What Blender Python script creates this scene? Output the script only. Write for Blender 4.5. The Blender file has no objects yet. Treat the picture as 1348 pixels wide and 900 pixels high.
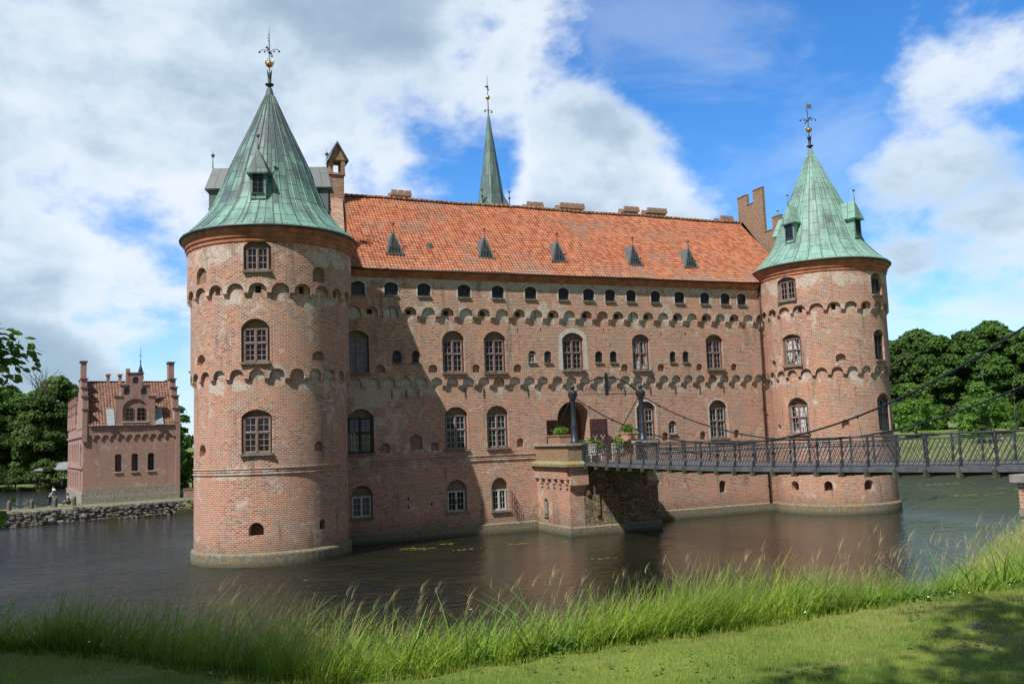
import bpy, math, random
import numpy as np
from mathutils import Vector, Matrix
from mathutils.geometry import delaunay_2d_cdt
random.seed(7); RNG = np.random.default_rng(7)
R = math.radians; PI = math.pi
sc = bpy.context.scene
COL = sc.collection

# ------------------------------------------------------------------ helpers
def tag(o, label=None, cat=None, group=None, kind=None):
    if label: o['label'] = label
    if cat: o['category'] = cat
    if group: o['group'] = group
    if kind: o['kind'] = kind
    return o
def empty(name, loc=(0, 0, 0), rz=0):
    o = bpy.data.objects.new(name, None); o.location = loc; o.rotation_euler = (0, 0, rz)
    o.empty_display_size = 0.5; COL.objects.link(o); return o
def link(name, me, parent=None, loc=(0, 0, 0), rz=0):
    o = bpy.data.objects.new(name, me); COL.objects.link(o); o.parent = parent
    o.location = loc; o.rotation_euler = (0, 0, rz); return o
def copy_tree(o, parent=None):
    c = o.copy(); COL.objects.link(c); c.parent = parent
    for ch in list(o.children): copy_tree(ch, c)
    return c

class MB:
    """collects polygons with uv (metres) and material slots"""
    def __init__(s): s.v = []; s.f = []; s.uv = []; s.m = []; s.sm = []
    def poly(s, pts, uv=None, m=0, sm=False):
        n = len(s.v); s.v.extend([tuple(p) for p in pts]); s.f.append(tuple(range(n, n + len(pts))))
        if uv is None:
            a = Vector(pts[0]); nn = (Vector(pts[1]) - a).cross(Vector(pts[2]) - a)
            if abs(nn.z) > max(abs(nn.x), abs(nn.y)) * 1.2: uv = [(p[0], p[1]) for p in pts]
            elif abs(nn.y) >= abs(nn.x): uv = [(p[0], p[2]) for p in pts]
            else: uv = [(p[1], p[2]) for p in pts]
        s.uv.append(list(uv)); s.m.append(m); s.sm.append(sm); return s
    def box(s, x0, x1, y0, y1, z0, z1, m=0, faces='xXyYzZ', M=None):
        c = lambda x, y, z: (M @ Vector((x, y, z)) if M else Vector((x, y, z)))
        q = {'y': [(x0, y0, z0), (x1, y0, z0), (x1, y0, z1), (x0, y0, z1)], 'Y': [(x1, y1, z0), (x0, y1, z0), (x0, y1, z1), (x1, y1, z1)],
             'x': [(x0, y1, z0), (x0, y0, z0), (x0, y0, z1), (x0, y1, z1)], 'X': [(x1, y0, z0), (x1, y1, z0), (x1, y1, z1), (x1, y0, z1)],
             'z': [(x0, y1, z0), (x1, y1, z0), (x1, y0, z0), (x0, y0, z0)], 'Z': [(x0, y0, z1), (x1, y0, z1), (x1, y1, z1), (x0, y1, z1)]}
        ax = {'y': (0, 2), 'Y': (0, 2), 'x': (1, 2), 'X': (1, 2), 'z': (0, 1), 'Z': (0, 1)}
        for k in faces:
            a, b = ax[k]; s.poly([c(*p) for p in q[k]], [(p[a], p[b]) for p in q[k]], m)
        return s
    def tube(s, pts, r, n=6, m=0, caps=True, sm=True):
        """pts list of points, r radius or list of radii"""
        pts = [Vector(p) for p in pts]; rs = r if isinstance(r, (list, tuple)) else [r] * len(pts)
        rings = []
        up = Vector((0, 0, 1))
        for i, p in enumerate(pts):
            t = (pts[min(i + 1, len(pts) - 1)] - pts[max(i - 1, 0)]).normalized()
            a = t.cross(up if abs(t.z) < 0.95 else Vector((1, 0, 0))).normalized(); b = t.cross(a)
            rings.append([p + (a * math.cos(2 * PI * k / n) + b * math.sin(2 * PI * k / n)) * rs[i] for k in range(n)])
        L = 0
        for i in range(len(pts) - 1):
            L2 = L + (pts[i + 1] - pts[i]).length
            for k in range(n):
                k2 = (k + 1) % n
                s.poly([rings[i][k], rings[i + 1][k], rings[i + 1][k2], rings[i][k2]], [(k * .1, L), (k * .1, L2), (k * .1 + .1, L2), (k * .1 + .1, L)], m, sm)
            L = L2
        if caps:
            s.poly(rings[0], None, m); s.poly(rings[-1][::-1], None, m)
        return s
    def lathe(s, prof, c=(0, 0), n=32, m=0, a0=0, a1=360, sm=True, usc=None):
        """prof list of (r,z)"""
        L = [0]
        for i in range(1, len(prof)): L.append(L[-1] + math.hypot(prof[i][0] - prof[i - 1][0], prof[i][1] - prof[i - 1][1]))
        rm = usc if usc else max(p[0] for p in prof)
        P = lambda r, z, a: (c[0] + r * math.sin(a), c[1] - r * math.cos(a), z)
        for k in range(n):
            t0 = R(a0 + (a1 - a0) * k / n); t1 = R(a0 + (a1 - a0) * (k + 1) / n)
            for i in range(len(prof) - 1):
                (r0, z0), (r1, z1) = prof[i], prof[i + 1]
                uv = [(t0 * rm, L[i]), (t1 * rm, L[i]), (t1 * rm, L[i + 1]), (t0 * rm, L[i + 1])]
                q = [P(r0, z0, t0), P(r0, z0, t1), P(r1, z1, t1), P(r1, z1, t0)]
                if r1 < 1e-4: q = q[:3]; uv = uv[:3]
                elif r0 < 1e-4: q = [q[0], q[2], q[3]]; uv = [uv[0], uv[2], uv[3]]
                s.poly(q, uv, m, sm)
        return s
    def ball(s, c, r, m=0, n=10, sz=1.0):
        k = 6
        return s.lathe([(r * math.sin(PI * i / k), c[2] - sz * r * math.cos(PI * i / k)) for i in range(k + 1)], (c[0], c[1]), n, m)
    def mesh(s, name, mats, weld=True):
        me = bpy.data.meshes.new(name)
        V = np.array(s.v, dtype=np.float64) if s.v else np.zeros((0, 3))
        F = s.f
        if weld and len(V):
            key = np.round(V, 4); _, idx, inv = np.unique(key, axis=0, return_index=True, return_inverse=True)
            inv = np.asarray(inv).reshape(-1); V = V[idx]; F = [tuple(int(inv[i]) for i in f) for f in F]
            keep = []; 
            for i, f in enumerate(F):
                g = []
                for a in f:
                    if a not in g: g.append(a)
                keep.append(len(g) == len(f))
        else: keep = [True] * len(F)
        FF = [f for f, k in zip(F, keep) if k]
        me.from_pydata(V.tolist(), [], FF)
        uvl = me.uv_layers.new(name='UVMap')
        flat = [c for u, k in zip(s.uv, keep) if k for p in u for c in p]
        uvl.data.foreach_set('uv', flat)
        me.polygons.foreach_set('material_index', [a for a, k in zip(s.m, keep) if k])
        me.polygons.foreach_set('use_smooth', [a for a, k in zip(s.sm, keep) if k])
        for m in (mats if isinstance(mats, (list, tuple)) else [mats]): me.materials.append(m)
        me.update(); return me
    def build(s, name, mats, parent=None, loc=(0, 0, 0), rz=0, weld=True):
        return link(name, s.mesh(name, mats, weld), parent, loc, rz)

# ------------------------------------------------------------------ materials
def mat(name):
    m = bpy.data.materials.new(name); m.use_nodes = True
    nt = m.node_tree; nt.nodes.clear()
    out = nt.nodes.new('ShaderNodeOutputMaterial'); b = nt.nodes.new('ShaderNodeBsdfPrincipled')
    nt.links.new(b.outputs[0], out.inputs[0])
    return m, nt, b
class N:
    def __init__(s, nt): s.nt = nt
    def set(s, sock, v):
        if hasattr(v, 'is_output') or isinstance(v, bpy.types.NodeSocket): s.nt.links.new(v, sock)
        else:
            if isinstance(v, (tuple, list)) and len(v) == 3 and len(sock.default_value) == 4: v = (*v, 1)
            sock.default_value = v
    def math(s, op, a, b=0.0, c=None, clamp=False):
        n = s.nt.nodes.new('ShaderNodeMath'); n.operation = op; n.use_clamp = clamp
        s.set(n.inputs[0], a); s.set(n.inputs[1], b)
        if c is not None: s.set(n.inputs[2], c)
        return n.outputs[0]
    def vmath(s, op, a, b=None):
        n = s.nt.nodes.new('ShaderNodeVectorMath'); n.operation = op; s.set(n.inputs[0], a)
        if b is not None: s.set(n.inputs[1], b)
        return n.outputs['Value'] if op in ('DOT_PRODUCT', 'LENGTH') else n.outputs[0]
    def mix(s, f, a, b, mode='MIX'):
        n = s.nt.nodes.new('ShaderNodeMix'); n.data_type = 'RGBA'; n.blend_type = mode
        s.set(n.inputs[0], f); s.set(n.inputs[6], a); s.set(n.inputs[7], b); return n.outputs[2]
    def map(s, v, a, b, c=0.0, d=1.0, smooth=True):
        n = s.nt.nodes.new('ShaderNodeMapRange'); n.interpolation_type = 'SMOOTHSTEP' if smooth else 'LINEAR'
        s.set(n.inputs[0], v)
        for i, x in enumerate((a, b, c, d)): n.inputs[i + 1].default_value = x
        return n.outputs[0]
    def ramp(s, f, stops):
        n = s.nt.nodes.new('ShaderNodeValToRGB'); e = n.color_ramp.elements
        while len(e) < len(stops): e.new(0.5)
        for i, (p, c) in enumerate(stops): e[i].position = p; e[i].color = (*c, 1)
        s.set(n.inputs[0], f); return n.outputs[0]
    def noise(s, vec, scale, detail=4, rough=.55, dim='3D', dist=0.0):
        n = s.nt.nodes.new('ShaderNodeTexNoise'); n.noise_dimensions = dim
        if vec is not None: s.set(n.inputs['Vector'], vec)
        n.inputs['Scale'].default_value = scale; n.inputs['Detail'].default_value = detail; n.inputs['Roughness'].default_value = rough
        n.inputs['Distortion'].default_value = dist
        return n.outputs[0]
    def uv(s): n = s.nt.nodes.new('ShaderNodeUVMap'); return n.outputs[0]
    def tc(s, k='Object'): n = s.nt.nodes.new('ShaderNodeTexCoord'); return n.outputs[k]
    def pos(s): n = s.nt.nodes.new('ShaderNodeNewGeometry'); return n.outputs['Position']
    def sep(s, v): n = s.nt.nodes.new('ShaderNodeSeparateXYZ'); s.set(n.inputs[0], v); return n.outputs
    def comb(s, x, y, z=0.0):
        n = s.nt.nodes.new('ShaderNodeCombineXYZ')
        for i, a in enumerate((x, y, z)): s.set(n.inputs[i], a)
        return n.outputs[0]
    def mapping(s, v, sc=(1, 1, 1), rot=(0, 0, 0), loc=(0, 0, 0)):
        n = s.nt.nodes.new('ShaderNodeMapping'); s.set(n.inputs[0], v); n.inputs['Scale'].default_value = sc
        n.inputs['Rotation'].default_value = rot; n.inputs['Location'].default_value = loc; return n.outputs[0]
    def bump(s, h, strength=.5, dist=.02, normal=None):
        n = s.nt.nodes.new('ShaderNodeBump'); n.inputs['Strength'].default_value = strength; n.inputs['Distance'].default_value = dist
        s.set(n.inputs['Height'], h)
        if normal is not None: s.set(n.inputs['Normal'], normal)
        return n.outputs[0]
    def brick(s, v, w, h, mortar, c1=(0, 0, 0), c2=(1, 1, 1), cm=(.5, .5, .5), off=.5, bias=0.0, smooth=.1):
        n = s.nt.nodes.new('ShaderNodeTexBrick'); s.set(n.inputs['Vector'], v); n.offset = off; n.offset_frequency = 2
        s.set(n.inputs['Color1'], c1); s.set(n.inputs['Color2'], c2); s.set(n.inputs['Mortar'], cm)
        n.inputs['Scale'].default_value = 1; n.inputs['Mortar Size'].default_value = mortar; n.inputs['Mortar Smooth'].default_value = smooth
        n.inputs['Bias'].default_value = bias; n.inputs['Brick Width'].default_value = w; n.inputs['Row Height'].default_value = h
        return n.outputs

def simple(name, col, rough=.7, metal=0.0, var=.15, vs=3.0, spec=.5):
    m, nt, b = mat(name); n = N(nt)
    f = n.noise(n.tc(), vs, 5, .6)
    c = n.mix(n.map(f, .3, .7), tuple(x * (1 - var) for x in col), tuple(min(1, x * (1 + var)) for x in col))
    n.set(b.inputs['Base Color'], c); b.inputs['Roughness'].default_value = rough; b.inputs['Metallic'].default_value = metal
    b.inputs['Specular IOR Level'].default_value = spec
    return m

def brick_mat(name, tint=(1, 1, 1), white=0.0, bands=True, grime=1.0, darkbase=True, mortar_c=(.62, .53, .43), msize=.021, wash=0.0):
    m, nt, b = mat(name); n = N(nt); uv = n.uv(); P = n.pos()
    wob = n.noise(uv, .8, 2); uvw = n.vmath('ADD', uv, n.vmath('SCALE', n.comb(0.0, n.math('SUBTRACT', wob, .5), 0.0))) if False else uv
    br = n.brick(uv, .29, .105, msize, (0, 0, 0), (1, 1, 1), (.5, .5, .5), smooth=.3)
    # random per brick in [0,1]
    rnd = br[0]; fac = br[1]
    bc = n.ramp(rnd, [(0.0, (.13, .06, .045)), (.14, (.32, .10, .055)), (.45, (.49, .155, .07)), (.7, (.60, .225, .10)), (.88, (.50, .28, .17)), (1.0, (.22, .14, .12))])
    g1 = n.noise(P, .35, 5, .6); g2 = n.noise(P, 1.7, 6, .65); g3 = n.noise(P, 9, 4, .7)
    # large tonal areas: orange repairs / greyed old brick
    bc = n.mix(n.map(g1, .48, .60, 0, .65), bc, (.58, .185, .08))
    g4 = n.noise(P, .55, 4, .55)
    bc = n.mix(n.map(g4, .52, .62, 0, .5 * grime), bc, (.30, .17, .12))
    grey = n.math('MULTIPLY', n.map(g2, .48, .62), .62 * grime)
    bc = n.mix(grey, bc, (.26, .20, .165))
    mc = n.mix(n.map(g3, .3, .7), tuple(x * .7 for x in mortar_c), mortar_c)
    if wash: bc = n.mix(wash, bc, (.42, .275, .23))
    col = n.mix(n.map(fac, .1, .9), bc, mc)
    # lime wash remains
    zz = n.sep(P)[2]
    pl = n.math('ADD', n.noise(P, .9, 7, .72, dist=.6), white)
    if bands:
        def bump1(z0, hw, k):
            d = n.math('ABSOLUTE', n.math('SUBTRACT', zz, z0)); return n.map(d, 0, hw, k, 0.0)
        pl = n.math('ADD', pl, n.math('ADD', bump1(10.0, .8, .10), n.math('ADD', bump1(14.9, .9, .10), n.math('ADD', bump1(17.4, 1.0, .16), bump1(4.95, .35, .1)))))
    holes = n.map(g3, .35, .62, .25, 1.0)
    if bands:   # the old limewash survives best on the sheltered left half of the front
        xx = n.sep(P)[0]; blob = n.math('MULTIPLY', n.map(n.math('ABSOLUTE', n.math('SUBTRACT', xx, 6.5)), 0, 5.5, .13, 0.0), n.map(n.math('ABSOLUTE', n.math('SUBTRACT', zz, 8.6)), 1.0, 3.6, 1.0, 0.0)); pl = n.math('ADD', pl, blob)
    pm = n.math('MULTIPLY', n.map(pl, .565, .65), n.math('MULTIPLY', holes, .88))
    col = n.mix(pm, col, (.62, .57, .49))
    # dark sooty specks and run-off streaks
    st = n.noise(n.mapping(P, (1.6, 1.6, .22)), 1.0, 6, .7)
    col = n.mix(n.map(st, .54, .70, 0, .58 * grime), col, (.12, .095, .08))
    sp = n.noise(P, 13, 3, .6)
    col = n.mix(n.map(sp, .62, .70, 0, .5 * grime), col, (.09, .07, .06))
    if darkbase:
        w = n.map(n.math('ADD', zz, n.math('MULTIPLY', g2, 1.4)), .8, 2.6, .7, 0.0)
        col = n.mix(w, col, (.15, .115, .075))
    col = n.mix(1.0, col, tint, 'MULTIPLY')
    n.set(b.inputs['Base Color'], col); b.inputs['Roughness'].default_value = .9; b.inputs['Specular IOR Level'].default_value = .2
    h = n.math('ADD', n.math('MULTIPLY', fac, -1.0), n.math('MULTIPLY', g3, .9))
    n.set(b.inputs['Normal'], n.bump(h, .55, .012))
    return m

def plaster_mat(name, col=(.55, .49, .42), dirt=.5, rough=.9):
    m, nt, b = mat(name); n = N(nt); P = n.pos()
    a = n.noise(P, 3, 6, .7); c2 = n.noise(n.mapping(P, (2.5, 2.5, .6)), 1.5, 5, .7)
    c = n.mix(n.map(a, .35, .68, 0, dirt), col, tuple(x * .45 for x in col))
    c = n.mix(n.map(c2, .52, .7, 0, dirt), c, (.14, .11, .08))
    n.set(b.inputs['Base Color'], c); b.inputs['Roughness'].default_value = rough; b.inputs['Specular IOR Level'].default_value = .2
    n.set(b.inputs['Normal'], n.bump(a, .5, .02)); return m

def stone_mat(name, col=(.20, .18, .13), lichen=.5, joint=True):
    m, nt, b = mat(name); n = N(nt); P = n.pos(); uv = n.uv()
    a = n.noise(P, 1.2, 6, .7); g = n.noise(P, 6, 5, .7)
    c = n.mix(n.map(g, .3, .7), tuple(x * .6 for x in col), tuple(x * 1.35 for x in col))
    c = n.mix(n.map(a, .48, .60, 0, lichen), c, (.27, .16, .035))
    zz = n.sep(P)[2]
    c = n.mix(n.map(zz, .05, .35, .75, 0.0), c, (.075, .08, .045))
    if joint:
        br = n.brick(uv, 1.15, 2.0, .02, (0, 0, 0), (1, 1, 1), (0, 0, 0)); c = n.mix(n.map(br[1], .3, .8, 0, .6), c, (.08, .07, .05))
    n.set(b.inputs['Base Color'], c); b.inputs['Roughness'].default_value = .9; n.set(b.inputs['Normal'], n.bump(g, .6, .03)); return m

def tile_mat(name, sat=1.0):
    m, nt, b = mat(name); n = N(nt); P = n.pos(); uv = n.uv()
    br = n.brick(uv, .24, .34, .004, (0, 0, 0), (1, 1, 1), (.5, .5, .5), off=0.0)
    c = n.ramp(br[0], [(0, (.27, .09, .05)), (.3, (.39, .13, .065)), (.65, (.48, .17, .08)), (.9, (.50, .23, .13)), (1, (.31, .145, .10))])
    a = n.noise(P, .3, 5, .65); g = n.noise(P, 2.5, 6, .72)
    c = n.mix(n.map(n.math('ADD', a, n.math('MULTIPLY', n.math('SUBTRACT', g, .5), .6)), .50, .66, 0, .6), c, (.25, .19, .15))
    zz = n.sep(P)[2]
    lim = n.math('ADD', n.map(zz, 18.0, 20.0, .16, 0.0), n.noise(P, 3.5, 5, .75))
    c = n.mix(n.map(lim, .60, .72, 0, .4), c, (.40, .28, .20))
    sp = n.noise(P, 7, 3, .6)
    c = n.mix(n.map(sp, .62, .7, 0, .6), c, (.08, .06, .05))
    mo = n.noise(n.mapping(P, (1.2, 1.2, .5)), 1.6, 6, .7)
    c = n.mix(n.map(mo, .58, .70, 0, .55), c, (.16, .13, .08))
    # joint between tile rows
    row = n.math('FRACT', n.math('DIVIDE', n.sep(uv)[1], .34))
    c = n.mix(n.map(row, 0.0, .14, .6, 0.0), c, (.13, .05, .03))
    n.set(b.inputs['Base Color'], c); b.inputs['Roughness'].default_value = .8; b.inputs['Specular IOR Level'].default_value = .25
    return m

def copper_mat(name, dark=.5, seam=.62, lap=1.3, green=(.20, .42, .335), slate=(.085, .11, .12), uscale=1.0, seamw=.02, top=0.0, pvar=.15):
    m, nt, b = mat(name); n = N(nt); P = n.pos(); uv = n.uv(); s = n.sep(uv)
    sw = n.comb(s[1], n.math('MULTIPLY', s[0], uscale), 0.0)
    br = n.brick(sw, lap, seam, seamw, (0, 0, 0), (1, 1, 1), (.5, .5, .5), off=.5, smooth=.25)
    a = n.noise(P, .5, 5, .6); st = n.noise(n.comb(n.math('MULTIPLY', s[0], 3.0), n.math('MULTIPLY', s[1], .35), 0.0), 1.3, 6, .7); g = n.noise(P, 5, 5, .7)
    pn = n.math('MULTIPLY', n.math('SUBTRACT', br[0], .5), pvar)
    f = n.math('ADD', n.math('ADD', n.math('MULTIPLY', a, .45), n.math('MULTIPLY', st, .65)), pn)
    f = n.math('ADD', f, dark - .5)
    if top: f = n.math('ADD', f, n.map(n.sep(P)[2], 20.5, 26.0, 0, top))
    gc = n.mix(g, tuple(x * .8 for x in green), tuple(x * 1.25 for x in green))
    c = n.mix(n.map(f, .44, .72), gc, slate)
    c = n.mix(n.map(st, .58, .72, 0, .35), c, (.36, .50, .42))
    c = n.mix(n.map(br[1], .2, .8, 0, .85), c, (.05, .075, .07))
    n.set(b.inputs['Base Color'], c); b.inputs['Roughness'].default_value = .55; b.inputs['Specular IOR Level'].default_value = .4
    h = n.math('ADD', n.math('MULTIPLY', br[1], 1.0), n.math('MULTIPLY', g, .25))
    n.set(b.inputs['Normal'], n.bump(h, .5, .03)); return m

def glass_mat(name, base=(.008, .010, .012), rough=.05, ior=1.5, cur=0.0):
    m, nt, b = mat(name); n = N(nt); P = n.pos()
    a = n.noise(n.mapping(P, (3, 3, .5)), 2.0, 3)
    c = n.mix(n.map(a, .45, .6, 0, cur), base, (.62, .64, .66))
    n.set(b.inputs['Base Color'], c); b.inputs['Roughness'].default_value = rough; b.inputs['IOR'].default_value = ior
    n.set(b.inputs['Normal'], n.bump(n.noise(P, 2.2, 2), .06, .05))
    return m

def leaf_mat(name, c0, c1, trans=.25, patch=.25, rough=.6):
    m, nt, b = mat(name); n = N(nt); P = n.pos()
    nd = nt.nodes.new('ShaderNodeNewGeometry'); rnd = nd.outputs['Random Per Island']
    oi = nt.nodes.new('ShaderNodeObjectInfo').outputs['Random']
    f = n.math('ADD', n.math('MULTIPLY', rnd, .5), n.math('MULTIPLY', n.map(n.noise(P, patch, 4, .6), .35, .65), .35))
    f = n.math('ADD', f, n.math('MULTIPLY', oi, .25), clamp=True)
    c = n.mix(f, c0, c1)
    n.set(b.inputs['Base Color'], c); b.inputs['Roughness'].default_value = rough; b.inputs['Specular IOR Level'].default_value = .3
    t = nt.nodes.new('ShaderNodeBsdfTranslucent'); n.set(t.inputs[0], n.mix(.5, c, (c1[0] * 1.6, c1[1] * 1.5, c1[2]), 'MIX'))
    mx = nt.nodes.new('ShaderNodeMixShader'); mx.inputs[0].default_value = trans
    nt.links.new(b.outputs[0], mx.inputs[1]); nt.links.new(t.outputs[0], mx.inputs[2])
    out = [x for x in nt.nodes if x.type == 'OUTPUT_MATERIAL'][0]; nt.links.new(mx.outputs[0], out.inputs[0])
    return m

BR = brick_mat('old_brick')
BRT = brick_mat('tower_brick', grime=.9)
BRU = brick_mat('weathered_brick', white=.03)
BRG = brick_mat('gatehouse_brick', tint=(.98, .96, .98), bands=False, grime=.7, darkbase=False, mortar_c=(.46, .34, .30), wash=.55)
BRC = brick_mat('chimney_brick', tint=(.8, .8, .8), bands=False, grime=.8, darkbase=False)
LICH = stone_mat('lichen_brick', (.30, .20, .135), .45, joint=False)
ORANGE = simple('orange_moulding', (.40, .155, .075), .85, var=.3, vs=1.5)
PLA = plaster_mat('old_plaster', (.66, .60, .52), .5)
PLAW = plaster_mat('pale_render', (.60, .56, .49), .35)
TYM = plaster_mat('tympanum_plaster', (.30, .21, .14), .5)
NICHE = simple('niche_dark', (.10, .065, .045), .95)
STONE = stone_mat('plinth_stone')
SILL = simple('sill_stone', (.20, .17, .13), .9, var=.4, vs=5)
TILE = tile_mat('roof_tiles')
TILEG = tile_mat('old_roof_tiles')
COP1 = copper_mat('copper_dark', dark=.50, green=(.20, .38, .30), seam=.62, lap=1.05, seamw=.034, top=.13, pvar=.10)
COP2 = copper_mat('copper_green', dark=.46, green=(.23, .41, .33), seam=.60, lap=1.1, seamw=.026, pvar=.08)
COP3 = copper_mat('copper_spire', dark=.54, seam=.3, lap=2.2, green=(.16, .29, .25))
LEAD = copper_mat('lead_sheet', dark=.75, seam=.5, lap=2.0, green=(.17, .25, .23), slate=(.13, .15, .16))
GUT = simple('gutter_metal', (.035, .045, .04), .5)
IRON = simple('black_iron', (.018, .022, .028), .45, .0, .2)
IRONG = simple('weathered_iron', (.055, .06, .065), .5, .1, .35, 1.5)
GOLD = simple('gilding', (.70, .42, .10), .3, 1.0, .2)
FRM = simple('mauve_window_paint', (.20, .12, .105), .6, var=.2)
FRMD = simple('dark_window_paint', (.035, .03, .028), .6)
FRMW = simple('white_window_paint', (.50, .50, .47), .5, var=.08)
GLA = glass_mat('window_glass')
GLB = glass_mat('curtained_glass', cur=.9, rough=.08)
GLC = glass_mat('painted_sky_glass', (.035, .06, .09), ior=1.7)  # bluish sky reflection painted into the pane's base colour
WOODR = simple('red_brown_door', (.035, .012, .01), .5, var=.3)
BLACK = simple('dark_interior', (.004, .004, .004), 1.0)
DECKM = simple('grey_deck_timber', (.10, .105, .11), .8, var=.3, vs=2)
WHITEP = simple('white_paint', (.8, .8, .78), .5, var=.05)
BARK = simple('bark', (.07, .055, .04), .95, var=.4, vs=4)

# ------------------------------------------------------------------ camera
CAMF = Vector((0.3778077645, 0.9193678915, 0.1096538785)); CAMR = Vector((0.9258592310, -0.3760061038, -0.0374712459)); CAMU = Vector((-0.0067806673, -0.1156809833, 0.9932632746))
CAMP = Vector((-6.6472, -57.1369, 6.3857))
cd = bpy.data.cameras.new('Camera'); cam = bpy.data.objects.new('Camera', cd); COL.objects.link(cam)
rot = Matrix((CAMR, CAMU, -CAMF)).transposed().to_4x4()
cam.matrix_world = Matrix.Translation(CAMP) @ rot
cd.sensor_width = 36; cd.lens = 1154.926 / 1348 * 36; cd.clip_end = 8000; cd.clip_start = .05
sc.camera = cam

# ------------------------------------------------------------------ light
KX, MZ = 1.70, 2.60
sd = Vector((-KX, -1, MZ)).normalized()          # direction towards the sun
sl = bpy.data.lights.new('Sun', 'SUN'); sl.energy = 5.0; sl.angle = R(.53); sl.color = (1, .955, .89)
so = bpy.data.objects.new('Sun', sl); COL.objects.link(so); so.rotation_euler = sd.to_track_quat('Z', 'Y').to_euler(); so.location = sd * 90
W = bpy.data.worlds.new('World'); sc.world = W; W.use_nodes = True
nt = W.node_tree; nt.nodes.clear(); n = N(nt)
out = nt.nodes.new('ShaderNodeOutputWorld'); bg = nt.nodes.new('ShaderNodeBackground'); nt.links.new(bg.outputs[0], out.inputs[0])
sky = nt.nodes.new('ShaderNodeTexSky'); sky.sky_type = 'NISHITA'; sky.sun_disc = False
sky.sun_elevation = math.asin(sd.z); sky.sun_rotation = math.atan2(sd.x, sd.y); sky.air_density = 1.0; sky.dust_density = .4; sky.ozone_density = 2.2; sky.altitude = 0
D = n.vmath('NORMALIZE', n.tc('Generated')); ds = n.sep(D)
CL = [((-0.039, 0.926, 0.375), 0.329, 0.34), ((0.149, 0.934, 0.325), 0.225, 0.36), ((-0.081, 0.97, 0.228), 0.19, 0.3), ((0.378, 0.835, 0.399), 0.113, 0.28), ((0.504, 0.818, 0.277), 0.11, 0.5), ((0.43, 0.86, 0.26), .07, .35), ((0.62, 0.74, 0.27), .09, -.25), ((0.678, 0.656, 0.331), 0.095, 0.10), ((0.75, 0.584, 0.311), 0.104, 0.14), ((0.766, 0.622, 0.162), 0.13, 0.3), ((0.70, 0.68, 0.21), .09, -.2), ((-0.101, 0.987, 0.122), 0.13, 0.2), ((0.558, 0.726, 0.402), 0.15, -0.25), ((0.306, 0.849, 0.43), 0.039, -0.3), ((-0.017, 0.986, 0.167), 0.08, -0.55), ((0.312, 0.906, 0.287), 0.078, -0.2), ((0.431, 0.837, 0.337), 0.052, 0.1), ((0.66, 0.729, 0.18), 0.087, 0.1), ((0.577, 0.747, 0.329), 0.078, -0.15)]
field = None
for dv, rad, w in CL:
    d = Vector(dv).normalized()
    dt = n.vmath('DOT_PRODUCT', D, tuple(d))
    t = n.map(dt, math.cos(rad * 1.35), 1.0, 0, w)
    field = t if field is None else n.math('ADD', field, t)
den = n.math('ADD', n.math('MAXIMUM', ds[2], 0.0), .16)
pc = n.comb(n.math('DIVIDE', ds[0], den), n.math('DIVIDE', ds[1], den), 0.0)
n1 = n.noise(n.mapping(pc, (1, .8, 1), loc=(3.1, 1.7, 0)), 1.35, 9, .57, dist=.35)
n2 = n.noise(n.mapping(D, (1, 1, 1.5), loc=(.3, .2, 0)), 4.2, 9, .56, dist=.1)
n3 = n.noise(n.mapping(D, (1, 1, 1.5), loc=(5.3, 1.2, 0)), 7.5, 9, .60, dist=.15)
nn = n.math('ADD', n.math('MULTIPLY', n1, .25), n.math('ADD', n.math('MULTIPLY', n2, .45), n.math('MULTIPLY', n3, .3)))
nn = n.math('ADD', n.math('MULTIPLY', n.math('SUBTRACT', nn, .5), 1.9), .5)
field = n.math('MINIMUM', n.math('MULTIPLY', field, .62), .30)
fill_cut_cloud = n.math('MAXIMUM', n.map(ds[1], .15, -.15), n.map(ds[2], .58, .8))      # unseen cloud overhead and behind, added to cut the sky fill
field = n.math('ADD', field, n.math('MULTIPLY', fill_cut_cloud, .32))
dens = n.math('ADD', nn, field)
wisp = n.math('MULTIPLY', n.map(n.noise(n.mapping(D, (1, 1, 2.2), rot=(0, .3, 0), loc=(1.3, 7.2, 0)), 3.2, 9, .62, dist=.4), .52, .74), .24)
mask = n.math('MAXIMUM', n.map(dens, .54, .74), wisp)
big = n.noise(n.mapping(D, (1, 1, 1.9), loc=(2.3, 4.2, 0)), 3.2, 5, .5, dist=.1)
thick = n.map(n.math('ADD', dens, n.math('MULTIPLY', n.math('SUBTRACT', big, .5), .9)), .54, 1.08)
cc = n.ramp(thick, [(0, (.84, .90, .96)), (.28, (.66, .77, .86)), (.6, (.47, .59, .70)), (1, (.33, .45, .56))])
cc = n.mix(n.math('MULTIPLY', fill_cut_cloud, .8), cc, (.09, .10, .12))  # the added out-of-view cloud is darkened so shadows get less fill
skc = n.mix(1.0, sky.outputs[0], (.14, .158, .187), 'MULTIPLY')
hs = nt.nodes.new('ShaderNodeHueSaturation'); hs.inputs['Saturation'].default_value = 1.22; hs.inputs['Value'].default_value = 1.0; nt.links.new(skc, hs.inputs['Color'])
horiz = n.map(ds[2], 0.0, .16, .55, 0.0)
base = n.mix(horiz, hs.outputs[0], (.55, .70, .88))
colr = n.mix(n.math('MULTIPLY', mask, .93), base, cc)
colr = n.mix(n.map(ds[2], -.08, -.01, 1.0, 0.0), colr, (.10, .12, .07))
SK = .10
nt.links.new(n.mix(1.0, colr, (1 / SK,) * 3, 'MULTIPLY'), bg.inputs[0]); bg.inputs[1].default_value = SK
sc.view_settings.view_transform = 'Standard'; sc.view_settings.look = 'None'; sc.view_settings.gamma = 1; sc.view_settings.exposure = .1
try: sc.view_settings.use_curve_mapping = False
except Exception: pass
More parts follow.
